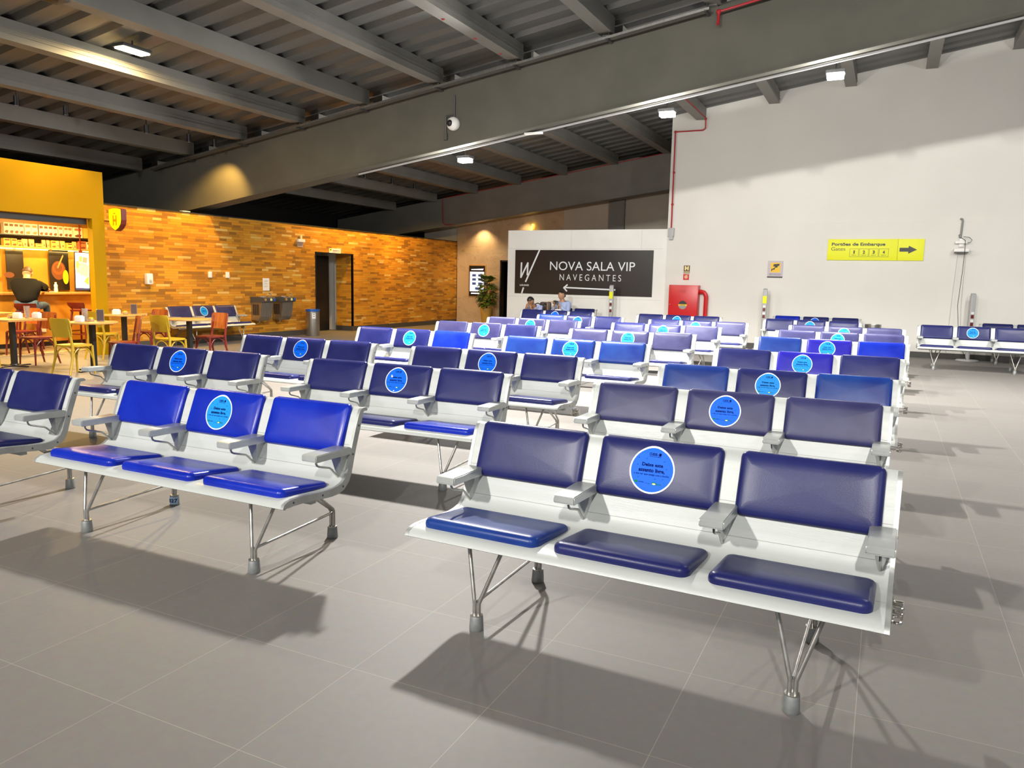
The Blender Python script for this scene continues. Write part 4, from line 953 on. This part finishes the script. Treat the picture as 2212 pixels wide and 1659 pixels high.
# hanging screen
t = thing('hanging_screen', 'tall lit screen in a black frame hanging over the cafe counter', 'screen', (-15.86, 11.12, 1.14))
Tz = Matrix.Rotation(R(-6), 4, 'Z') @ Matrix.Rotation(R(-1.5), 4, 'X')
MB().box((-.02, -.165, 0), (.0, .165, .84), bev=.004, T=Tz).build('frame', MT['black'], t)
mb = MB()
def q4(pts, mi, dx=0): mb.add([(dx+.0015, a, b) for a, b in pts], [tuple(range(len(pts)))], mi, False, Tz)
q4([(-.15,.02),(.15,.02),(.15,.82),(-.15,.82)], 0)
q4([(-.14,.12),(-.04,.03),(.02,.05),(.11,.28),(.02,.32),(-.14,.40)], 1, .001)
q4([(-.14,.40),(.02,.32),(.13,.30),(.14,.56),(.0,.62),(-.10,.58)], 2, .002)
q4([(-.14,.50),(-.11,.47),(-.06,.58),(-.08,.64),(-.13,.64)], 3, .003); q4([(-.07,.63),(-.01,.62),(.0,.74),(-.06,.75)], 4, .003); q4([(.0,.62),(.10,.60),(.12,.72),(.02,.74)], 5, .003)
q4([(.03,.20),(.14,.12),(.14,.30),(.10,.30)], 4, .0012); q4([(-.15,.02),(.15,.02),(.15,.06),(-.15,.06)], 6, .0013)
mb.build('screen_image', [MT['scrw'], MT['scrp'], MT['scry'], MT['scrg'], MT['scro'], MT['scrr'], MT['scrd']], t)
MB().tube([(-.01, 0, .84), (-.02, 0, 1.5)], .012, 8).box((-.03, -.03, .82), (.01, .03, .87)).build('hanger', MT['wine'], t)
tag(MB().box((-15.98, 11.34, 1.116), (-15.70, 11.5, 1.95), bev=.003).build('glass_panel', mat('grey_glass', (.25,.25,.26), .15, .3)), 'grey glass panel at the right end of the cafe counter', 'panel')
# cafe lights
for k, (x_, y_, w_) in enumerate(((-14.6, 6.2, 110), (-14.6, 8.4, 130), (-15.0, 10.4, 110))):
    t = thing('ceiling_light', 'recessed warm light in the cafe ceiling, %s from the entrance end' % ordn[k], 'ceiling light', (x_, y_, 2.77 if y_ < 9.8 else 2.735), 0, 'cafe ceiling lights')
    MB().lathe([(0,-.012),(.07,-.012),(.085,-.006),(.085,0)], 20).build('lens', MT['spot'], t)
    area(t, 'lamp', .16, .16, w_, (1,.66,.22), (0,0,-.03))

# ------------------------------------------------------------------ cafe furniture
def frame_leg(x, y, x2, y2, h): return MB().tube([(x2, y2, 0), (x, y, h)], [.013, .019], 8)
def make_chair(label, x, y, rz, col, panel, cat='chair', group=None):
    """bentwood chair, the sitter faces local -y"""
    t = thing('cafe_chair', label, cat, (x, y, 0), rz, group); c = MT[col]; p = MT[panel]
    key = col+panel
    def seat():
        mb = MB(); pts = rr(.41, .40, .12, 6)
        return mb.prism(pts, .435, .46, 'z', smooth=True)
    def back():
        mb = MB(); n = 12; vs = []; H = [(.58, .80), (.60, .95), (.68, 1.0), (.80, 1.0), (.845, .97), (.865, .86)]
        for z_, f in H:
            for k in range(n+1):
                u = (k/n-.5)*2; xx = u*.20*f; yy = .205+.035*(1-u*u)+(z_-.58)*.16
                vs.append((xx, yy, z_))
        m_ = len(vs); vs += [(a, b-.012, c_) for a, b, c_ in vs]; fs = []
        for j in range(len(H)-1):
            for k in range(n):
                a = j*(n+1)+k; q = (a, a+1, a+n+2, a+n+1); fs += [q, tuple(m_+i for i in q[::-1])]
        for k in range(n):
            fs.append((k, m_+k, m_+k+1, k+1)); a = (len(H)-1)*(n+1)+k; fs.append((a, a+1, m_+a+1, m_+a))
        for j in range(len(H)-1):
            a = j*(n+1); fs.append((a, a+n+1, m_+a+n+1, m_+a)); a = j*(n+1)+n; fs.append((a, m_+a, m_+a+n+1, a+n+1))
        return mb.add(vs, fs, 0, True)
    for nm, k_, mt_, fn in (('seat', 'chs', c, seat), ('backrest', 'chb', p, back)):
        o = shared(nm, k_+(col if nm == 'seat' else panel), mt_, fn); o.parent = t
    for sx2 in (-1, 1):
        o = shared('leg', 'chf%d%s' % (sx2, col), c, lambda: MB().tube([(sx2*.18, -.185, 0), (sx2*.165, -.165, .44)], [.013, .02], 8)); o.parent = t
        o = shared('leg', 'chr%d%s' % (sx2, col), c, lambda: MB().tube([(sx2*.185, .27, 0), (sx2*.172, .20, .25), (sx2*.168, .185, .45), (sx2*.162, .215, .64), (sx2*.155, .245, .82)], [.014, .019, .021, .018, .011], 8)); o.parent = t
    def arch(ax, o_, a, b, h0, h1):
        pts = []
        for k in range(11):
            u = k/10; v = a+(b-a)*u; z_ = h0+(h1-h0)*math.sin(PI*u)**.55
            pts.append((v, o_, z_) if ax == 'x' else (o_, v, z_))
        return MB().tube(pts, .010, 6)
    for key_, ax, o_, a, b in (('f', 'x', -.17, -.165, .165), ('l', 'y', -.168, -.165, .195), ('r', 'y', .168, -.165, .195), ('b', 'x', .195, -.165, .165)):
        o = shared('bentwood_brace', 'cha'+key_+col, c, lambda: arch(ax, o_, a, b, .24, .425)); o.parent = t
    return t
def facing(dx, dy): return math.atan2(dx, -dy)
make_chair('mustard wooden chair nearest the viewer, left of the round table', -11.10, 7.60, facing(-.12, 1), 'mustard', 'mustard')
make_chair('chair with a brown plywood back at the right of the nearest round table', -11.0, 8.36, facing(-.5, -1), 'wine', 'ply')
make_chair('mustard wooden chair behind the nearest round table', -12.75, 9.30, facing(-.25, 1), 'mustard', 'mustard')
make_chair('dark red chair with a brown back standing by the brick wall', -12.62, 10.20, facing(.1, -1), 'wine', 'ply')
make_chair('mustard wooden chair in front of the lone bench by the brick wall', -11.0, 9.27, facing(-.1, 1), 'mustard', 'mustard')
make_chair('dark red chair with brown back in front of the lone bench by the bricks', -10.98, 10.12, facing(.0, -1), 'wine', 'ply')
make_chair('red brown chair at the right of the leftmost table', -12.80, 8.10, facing(.1, -1), 'wine', 'ply')
make_chair('dark red chair further back beside the man at the counter', -14.25, 8.75, facing(.1, -1), 'wine', 'ply')
make_chair('mustard wooden chair cut off by the left edge of the photo', -12.86, 7.22, facing(-.05, 1), 'mustard', 'mustard')
def make_table(label, x, y, square=False):
    t = thing('cafe_table', label, 'table', (x, y, 0), R(8), None)
    if square: MB().prism(rr(.72, .72, .02, 3), .750, .78, 'z').build('tabletop', MT['woodtop'], t)
    else: MB().lathe([(0,.752),(.36,.752),(.372,.758),(.372,.776),(.365,.78),(0,.78)], 48).build('tabletop', MT['woodtop'], t)
    MB().box((-.035, -.035, .03), (.035, .035, .752)).build('pedestal', MT['black'], t)
    mb = MB().box((-.28, -.03, 0), (.28, .03, .02), bev=.006).box((-.03, -.28, 0), (.03, .28, .02), bev=.006).lathe([(0,.02),(.07,.02),(.06,.045),(0,.045)], 16)
    mb.build('base', MT['black'], t)
    return t
TBL = [(-11.26, 8.02, 'round light wood cafe table nearest the viewer, between mustard and brown chairs'), (-12.86, 9.81, 'round light wood table beside the yellow post'),
       (-11.05, 9.72, 'round light wood table in front of the lone bench'), (-12.77, 7.69, 'light wood table at the left edge, the nearer of two'), (-14.75, 8.45, 'light wood table at the left edge, close to the cafe counter')]
for i, (x, y, l_) in enumerate(TBL): make_table(l_, x, y, i >= 3)
def napkins(x, y, z, lab):
    t = thing('napkin_holder', lab, 'napkin holder', (x, y, z), R(20))
    MB().box((-.06, -.045, .0), (.06, .045, .085), bev=.01).build('holder', MT['plast'], t); MB().box((-.045, -.03, .08), (.045, .03, .10)).build('napkins', MT['paper'], t)
def sachets(x, y, z, lab):
    tag(MB().lathe([(0,0),(.045,0),(.055,.05),(.05,.05),(.042,.01),(0,.01)], 16).box((-.03,-.02,.01),(.025,.025,.065), 1, bev=.008).build('sachet_bowl', [MT['glass'], MT['amber']], None, (x, y, z)), lab, 'bowl')
def menu_stand(x, y, z, lab, rz=R(35)):
    t = thing('menu_stand', lab, 'menu stand', (x, y, z), rz)
    MB().box((-.055, -.006, .0), (.055, .006, .19), bev=.002).box((-.055, -.03, 0), (.055, .03, .006)).build('stand', MT['glass'], t)
    MB().box((-.05, -.0085, .012), (.05, -.0065, .185)).build('card', mat('dark_menu_card', (.06,.045,.055), .35), t)
def tumbler(x, y, z, lab):
    tag(MB().lathe([(0,0),(.035,0),(.045,.20),(.041,.20),(.032,.012),(0,.012)], 20).box((-.015,-.015,.02),(.02,.02,.13), 1).build('straw_jar', [MT['glass'], MT['pot']], None, (x, y, z)), lab, 'jar')
ZT = .7815
napkins(-11.33, 7.86, ZT, 'white napkin holder on the nearest round table'); sachets(-11.28, 8.02, ZT, 'small bowl of yellow sachets on the nearest round table'); menu_stand(-11.22, 8.14, ZT, 'dark menu stand on the nearest round table'); tumbler(-11.42, 8.02, ZT, 'clear jar on the nearest round table')
napkins(-12.86, 9.66, ZT, 'white napkin holder on the table beside the yellow post'); sachets(-12.80, 9.80, ZT, 'small bowl of yellow sachets on the table beside the yellow post'); menu_stand(-12.78, 9.97, ZT, 'dark menu stand on the table beside the yellow post')
napkins(-12.72, 7.76, ZT, 'left white napkin holder on the table at the left edge'); napkins(-12.62, 8.01, ZT, 'right white napkin holder on the table at the left edge'); tumbler(-12.68, 7.89, ZT, 'tall clear jar between white holders on the left table'); sachets(-12.84, 7.72, ZT, 'yellow sachets on the table at the left edge')
# stools
def make_stool(x, y, rz, lab):
    t = thing('bar_stool', lab, 'stool', (x, y, 0), rz)
    MB().prism(rr(.38, .34, .08, 5), .745, .78, 'z', smooth=True).build('seat', MT['wine'], t)
    mb = MB(); n = 10; vs = []
    for (z_, yy, f) in ((.80, .19, .8), (.87, .235, 1), (.93, .255, .95)):
        for k in range(n+1):
            u = (k/n-.5)*2; vs.append((u*.19*f, yy-.05*u*u*1.0, z_))
    m_ = len(vs); vs += [(a, b-.015, c_) for a, b, c_ in vs]; fs = []
    for j in range(2):
        for k in range(n):
            a = j*(n+1)+k; q = (a, a+1, a+n+2, a+n+1); fs += [q, tuple(m_+i for i in q[::-1])]
    for k in range(n): fs.append((k, m_+k, m_+k+1, k+1)); a = 2*(n+1)+k; fs.append((a, a+1, m_+a+1, m_+a))
    mb.add(vs, fs, 0, True); mb.tube([(-.1, .15, .77), (-.1, .20, .84)], .012, 6).tube([(.1, .15, .77), (.1, .20, .84)], .012, 6)
    mb.build('backrest', MT['wine'], t)
    for a, b in ((-1,-1),(1,-1),(1,1),(-1,1)): MB().tube([(a*.21, b*.20, 0), (a*.14, b*.12, .75)], [.017, .022], 8).build('leg', MT['wine'], t)
    MB().tube([(-.18,-.17,.28),(.18,-.17,.28)], .012, 8).tube([(-.18,.17,.28),(.18,.17,.28)], .012, 8).tube([(-.18,-.17,.34),(-.18,.17,.34)], .012, 8).tube([(.18,-.17,.34),(.18,.17,.34)], .012, 8).build('footrest', MT['wine'], t)
    return t
make_stool(-15.02, 9.36, facing(-.75, .66), 'dark red bar stool on which the man in black sits')
make_stool(-14.95, 10.45, facing(-.3, .95), 'empty dark red bar stool at the cafe counter')
# things on the counter
CT = 1.117
t = thing('milk_bottle', 'white drink bottle on the cafe counter in front of the bowl picture', 'bottle', (-15.72, 10.42, CT))
MB().lathe([(0,0),(.033,0),(.036,.01),(.036,.07),(.028,.09),(.034,.115),(.034,.15),(.018,.175),(.016,.185),(0,.185)], 20).build('body', MT['plast'], t)
MB().lathe([(.02,.183),(.02,.208),(0,.208)], 16).build('cap', MT['stk_white'], t)
tag(MB().lathe([(0,0),(.05,0),(.085,.008),(.08,.012),(0,.008)], 24).build('plate', MT['plast'], None, (-15.70, 10.28, CT)), 'small white plate on the cafe counter beside the bottle', 'plate')
tag(MB().sphere((0, 0, .03), .045, 0, 10, (1, 1.2, .7)).sphere((.03, .03, .02), .035, 0, 8).build('crumpled_napkin', MT['paper'], None, (-15.68, 10.14, CT)), 'crumpled white napkin on the counter near the man in black', 'napkin')

# ------------------------------------------------------------------ people
def skin_mesh(nodes_, edges, lvl=2):
    me = bpy.data.meshes.new('b'); me.from_pydata([n[:3] for n in nodes_], edges, [])
    ob = bpy.data.objects.new('b', me); COL.objects.link(ob)
    md = ob.modifiers.new('s', 'SKIN'); md.use_smooth_shade = True
    for i, n in enumerate(nodes_):
        r_ = n[3]; me.skin_vertices[0].data[i].radius = (r_ if not isinstance(r_, tuple) else r_[0], r_ if not isinstance(r_, tuple) else r_[1])
    me.skin_vertices[0].data[0].use_root = True
    sb = ob.modifiers.new('u', 'SUBSURF'); sb.levels = lvl; sb.render_levels = lvl
    dg = bpy.context.evaluated_depsgraph_get(); dg.update()
    out = bpy.data.meshes.new_from_object(ob.evaluated_get(dg)); vs = [tuple(v.co) for v in out.vertices]; fs = [tuple(p.vertices) for p in out.polygons]
    bpy.data.objects.remove(ob); bpy.data.meshes.remove(me); bpy.data.meshes.remove(out)
    return vs, fs
def V(*a): return Vector(a)
def head_geo(mb, c, r, look, up=Vector((0,0,1)), mi=0):
    """head with brow, nose, mouth, chin, ears and eyes; look = facing direction"""
    f = Vector(look).normalized(); s = f.cross(up).normalized(); u = s.cross(f)
    T = Matrix((s, f, u)).transposed().to_4x4(); T.translation = Vector(c)
    bm = bmesh.new(); bmesh.ops.create_uvsphere(bm, u_segments=24, v_segments=18, radius=1)
    for v in bm.verts:
        x, y, z_ = v.co
        sx_ = .78-.13*max(0, -z_)-(.10*max(0, -z_-.3)); yy = y*.92
        if z_ < -.1 and y > 0: yy *= (1-.10*(-z_))
        if z_ < -.2 and y < 0: yy *= .75
        if y > .2: yy += .16*math.exp(-((x/.14)**2+((z_+.12)/.17)**2))          # nose
        if y > .2: yy += .06*math.exp(-((x/.22)**2+((z_+.47)/.07)**2))           # lips
        if y > .2: yy -= .05*(math.exp(-(((x-.30)/.15)**2+((z_-.08)/.10)**2))+math.exp(-(((x+.30)/.15)**2+((z_-.08)/.10)**2)))
        if y > .2: yy += .07*math.exp(-((x/.25)**2+((z_+.85)/.18)**2))
        v.co = Vector((x*sx_*r, yy*r, z_*1.22*r))
    mb.bm(bm, mi, True, T)
    for q in (-1, 1):
        mb.sphere((q*.76*r, -.05*r, -.05*r), .20*r, mi, 10, (.35, .7, 1.1), T)
        mb.sphere((q*.29*r, .80*r, .09*r), .085*r, mi+1, 8, (1.3, .6, .75), T)
    return T
def hand_geo(nodes_, edges, w_i, wrist, d, nrm, sc=1.0, curl=.5):
    """palm, four fingers of unequal length and a thumb, appended to the limb skeleton"""
    d = Vector(d).normalized(); n = Vector(nrm).normalized(); s = d.cross(n).normalized(); W0 = Vector(wrist)
    def add(p, r_, parent): nodes_.append((p.x, p.y, p.z, r_)); edges.append((parent, len(nodes_)-1)); return len(nodes_)-1
    palm = add(W0+d*.045*sc, (.030*sc, .017*sc), w_i)
    for off, L_ in ((-.030, .060), (-.010, .072), (.010, .068), (.028, .052)):
        k0 = W0+d*.088*sc+s*off*sc; a = add(k0, .0088*sc, palm)
        k1 = k0+(d*math.cos(curl*.6)+n*math.sin(curl*.6))*L_*.5*sc; b = add(k1, .0082*sc, a)
        k2 = k1+(d*math.cos(curl*1.6)+n*math.sin(curl*1.6))*L_*.5*sc; add(k2, .0070*sc, b)
    th = add(W0+d*.035*sc-s*.035*sc+n*.006, .0105*sc, palm); th = add(W0+d*.065*sc-s*.055*sc+n*.02*sc, .0092*sc, th); add(W0+d*.09*sc-s*.052*sc+n*.032*sc, .0078*sc, th)
def person(label, J, look, skin_, hairm, topm, legm, sleeve='short', hairlen=.0, origin=(0,0,0), hands=None, bulk=1.0):
    """J = joints in metres relative to origin"""
    t = thing('person', label, 'person', origin); j = {k: Vector(v) for k, v in J.items()}
    nd = []; ed = []
    def add(p, r_, par=None):
        nd.append((p.x, p.y, p.z, r_))
        if par is not None: ed.append((par, len(nd)-1))
        return len(nd)-1
    hip = add(j['hip'], (.135, .105)); bel = add(j['hip'].lerp(j['chest'], .45), (.13, .10), hip); ch = add(j['chest'], (.15, .11), bel)
    nk0 = add(j['neck'], (.075, .07), ch); nk = add(j['neck'].lerp(j['head'], .5), .056*bulk, nk0); add(j['neck'].lerp(j['head'], .85), .058*bulk, nk)
    for q in 'LR':
        s_ = add(j['sh'+q], .058, ch); m_ = add(j['sh'+q].lerp(j['el'+q], .5), .047, s_); e_ = add(j['el'+q], .040, m_); f_ = add(j['el'+q].lerp(j['wr'+q], .4), .038, e_); w_ = add(j['wr'+q], (.027, .022), f_)
        hd = hands[q] if hands else None
        if hd: hand_geo(nd, ed, w_, j['wr'+q], hd[0], hd[1], 1.0, hd[2] if len(hd) > 2 else .5)
        h_ = add(j['hp'+q], .085, hip); k_ = add(j['kn'+q], .058, h_); c_ = add(j['kn'+q].lerp(j['an'+q], .35), .050, k_); a_ = add(j['an'+q], .036, c_)
        toe = j['toe'+q]; add(toe, .034, a_)
    mb = MB(); mb.add(*skin_mesh(nd, ed), 0, True)
    T = head_geo(mb, j['head'], .108, look)
    body = mb.build('body', [MT[skin_], MT['black']], t)
    # hair
    hm = MB(); bm = bmesh.new(); bmesh.ops.create_uvsphere(bm, u_segments=24, v_segments=18, radius=1)
    for v in list(bm.verts):
        x, y, z_ = v.co
        if (z_ < .30+.25*max(0, y) and y > -.05) or z_ < -.25+(.2 if hairlen == 0 else -.2): bm.verts.remove(v)
    for v in bm.verts:
        x, y, z_ = v.co; g_ = .116; v.co = Vector((x*.80*g_, (y*.95-.03)*g_, (z_*1.22+.03)*g_))
    hm.bm(bm, 0, True, T)
    if hairlen > 0: hm.sphere((0, -.12, -.02), .045, 0, 10, (1, 1, 1), T)
    hm.build('hair', MT[hairm], t)
    # shirt
    nd = []; ed = []
    g = .014
    hip = add(j['hip']+V(0,0,-.02), (.155*bulk, .125*bulk)); bel = add(j['hip'].lerp(j['chest'], .45), (.155*bulk, .125*bulk), hip); ch = add(j['chest'], (.18*bulk, .14*bulk), bel)
    add(j['neck'].lerp(j['chest'], .10), (.10*bulk, .09*bulk), ch)
    for q in 'LR':
        s_ = add(j['sh'+q], .082*bulk, ch)
        if sleeve == 'short': m_ = add(j['sh'+q].lerp(j['el'+q], .4), .074*bulk, s_); add(j['sh'+q].lerp(j['el'+q], .78), .070*bulk, m_)
        else: m_ = add(j['sh'+q].lerp(j['el'+q], .5), .060, s_); e_ = add(j['el'+q], .054, m_); add(j['el'+q].lerp(j['wr'+q], .85), .038, e_)
    mb = MB(); mb.add(*skin_mesh(nd, ed), 0, True); mb.build('shirt', MT[topm], t)
    nd = []; ed = []
    hip = add(j['hip']+V(0,0,-.01), (.148, .118))
    for q in 'LR':
        h_ = add(j['hp'+q], .102, hip); m_ = add(j['hp'+q].lerp(j['kn'+q], .5), .086, h_); k_ = add(j['kn'+q], .072, m_); c_ = add(j['kn'+q].lerp(j['an'+q], .4), .062, k_); add(j['kn'+q].lerp(j['an'+q], .93), .052, c_)
    mb = MB(); mb.add(*skin_mesh(nd, ed), 0, True); mb.build('trousers', MT[legm], t)
    for q in 'LR':
        a_, b_ = j['an'+q], j['toe'+q]; nd = []; ed = []
        p = add(a_+V(0,0,-.02), .045); h_ = add(a_.lerp(b_, .45)+V(0,0,-.01), (.045, .038), p); add(b_, (.042, .032), h_)
        mb = MB(); mb.add(*skin_mesh(nd, ed, 1), 0, True); mb.build('shoe', MT['shoe'], t)
    return t
# man at the counter, seen from behind, leaning on the bar to his front left
o0 = (-15.02, 9.36, 0)
person('man in a black t-shirt and jeans sitting on a stool, leaning on the cafe counter', dict(
    hip=(0,0,.90), chest=(-.15,.11,1.20), neck=(-.24,.17,1.37), head=(-.33,.25,1.50),
    shL=(-.31,-.02,1.30), shR=(-.06,.29,1.29), elL=(-.50,.20,1.15), elR=(-.27,.62,1.17), wrL=(-.62,.42,1.15), wrR=(-.52,.70,1.16),
    hpL=(-.09,-.03,.87), hpR=(.04,.11,.87), knL=(-.40,.34,.90), knR=(-.26,.54,.88), anL=(-.36,.40,.46), anR=(-.24,.58,.44), toeL=(-.44,.50,.37), toeR=(-.32,.70,.36)),
    (-.55,.62,-.45), 'skin', 'hair', 'tee', 'jean', 'short', 0, o0, {'L': ((-.2,.9,.05), (0,0,-1), .6), 'R': ((-.75,.1,.1), (0,0,-1), .6)}, 1.2)
# two people on the rear bench, facing the viewer
BYB = 19.525
person('person in a pale blue shirt sitting on the rear bench looking at a phone', dict(
    hip=(0,0,.60), chest=(.0,-.05,.83), neck=(-.01,-.08,1.03), head=(-.03,-.11,1.19),
    shL=(.17,-.06,.97), shR=(-.17,-.08,.96), elL=(.20,-.24,.76), elR=(-.22,-.28,.78), wrL=(.03,-.40,.93), wrR=(-.10,-.42,.94),
    hpL=(.09,-.05,.59), hpR=(-.09,-.05,.59), knL=(.11,-.50,.57), knR=(-.12,-.50,.57), anL=(.12,-.42,.09), anR=(-.12,-.42,.09), toeL=(.13,-.56,.035), toeR=(-.14,-.56,.035)),
    (-.25,-1,-.12), 'skin', 'hairb', 'shirt', 'navycloth', 'long', .1, (-7.80, 19.24, 0), {'L': ((-.5,-.1,.8), (-.6,-.7,.2), .8), 'R': ((.2,-.1,.9), (.6,-.7,.2), .8)})
tag(MB().box((-.075, -.008, -.04), (.075, .008, .04), bev=.006).build('phone', MT['black'], None, (-7.83, 18.73, 1.02)), 'black phone held by the person on the rear bench', 'phone').rotation_euler = (R(-20), 0, R(5))
person('person in a pale blue shirt bent forward with head down on the rear bench', dict(
    hip=(0,0,.60), chest=(.02,-.20,.77), neck=(.01,-.33,.90), head=(-.02,-.43,1.02),
    shL=(.20,-.24,.86), shR=(-.17,-.27,.87), elL=(.20,-.46,.66), elR=(-.18,-.50,.66), wrL=(.05,-.58,.84), wrR=(-.08,-.58,.84),
    hpL=(.09,-.05,.59), hpR=(-.09,-.05,.59), knL=(.12,-.50,.57), knR=(-.13,-.50,.57), anL=(.12,-.42,.09), anR=(-.12,-.42,.09), toeL=(.13,-.56,.035), toeR=(-.14,-.56,.035)),
    (-.15,-.72,-.75), 'skin2', 'hairb', 'shirt', 'navycloth', 'long', 0, (-8.56, 19.24, 0), {'L': ((-.2,.05,.9), (-.3,.9,0), .7), 'R': ((.2,.05,.9), (.3,.9,0), .7)})
t = thing('backpack', 'dark brown backpack on the back of the person bent forward', 'backpack', (-8.37, 19.32, .50), R(12))
MB().box((-.15, -.07, 0), (.15, .10, .50), bev=.04).build('body', MT['pack'], t)
MB().box((-.11, .10, .04), (.11, .14, .25), bev=.02).build('pocket', MT['pack'], t)
for q in (-1, 1): MB().tube([(q*.08-.06, -.06, .44), (q*.10-.08, -.16, .47), (q*.13-.12, -.32, .44), (q*.13-.12, -.40, .30)], .014, 8).build('strap', MT['pack'], t)
t = thing('suitcase', 'small trolley case with a raised handle in front of the people on the rear bench', 'suitcase', (-7.88, 18.48, 0))
MB().box((-.17, -.10, .06), (.17, .10, .60), bev=.03).build('body', MT['navycloth'], t)
MB().tube([(-.09, .05, .58), (-.09, .05, 1.02), (-.08, .05, 1.035), (.08, .05, 1.035), (.09, .05, 1.02), (.09, .05, .58)], .009, 8).build('handle', MT['woodtop'], t)
for q in (-1, 1): MB().lathe([(0,-.012),(.03,-.012),(.03,.012),(0,.012)], 14, T=Matrix.Translation((q*.13, 0, .03)) @ Matrix.Rotation(PI/2, 4, 'Y')).build('wheel', MT['black'], t)
tag(MB().box((-.09,-.05,0),(.09,.05,.18), bev=.03).tube([(-.04,0,.17),(-.03,0,.26),(.03,0,.26),(.04,0,.17)], .006, 6).build('carrier_bag', MT['plast'], None, (-7.80, 18.86, .66)), 'white and dark bag on the lap of the person with the phone', 'bag')
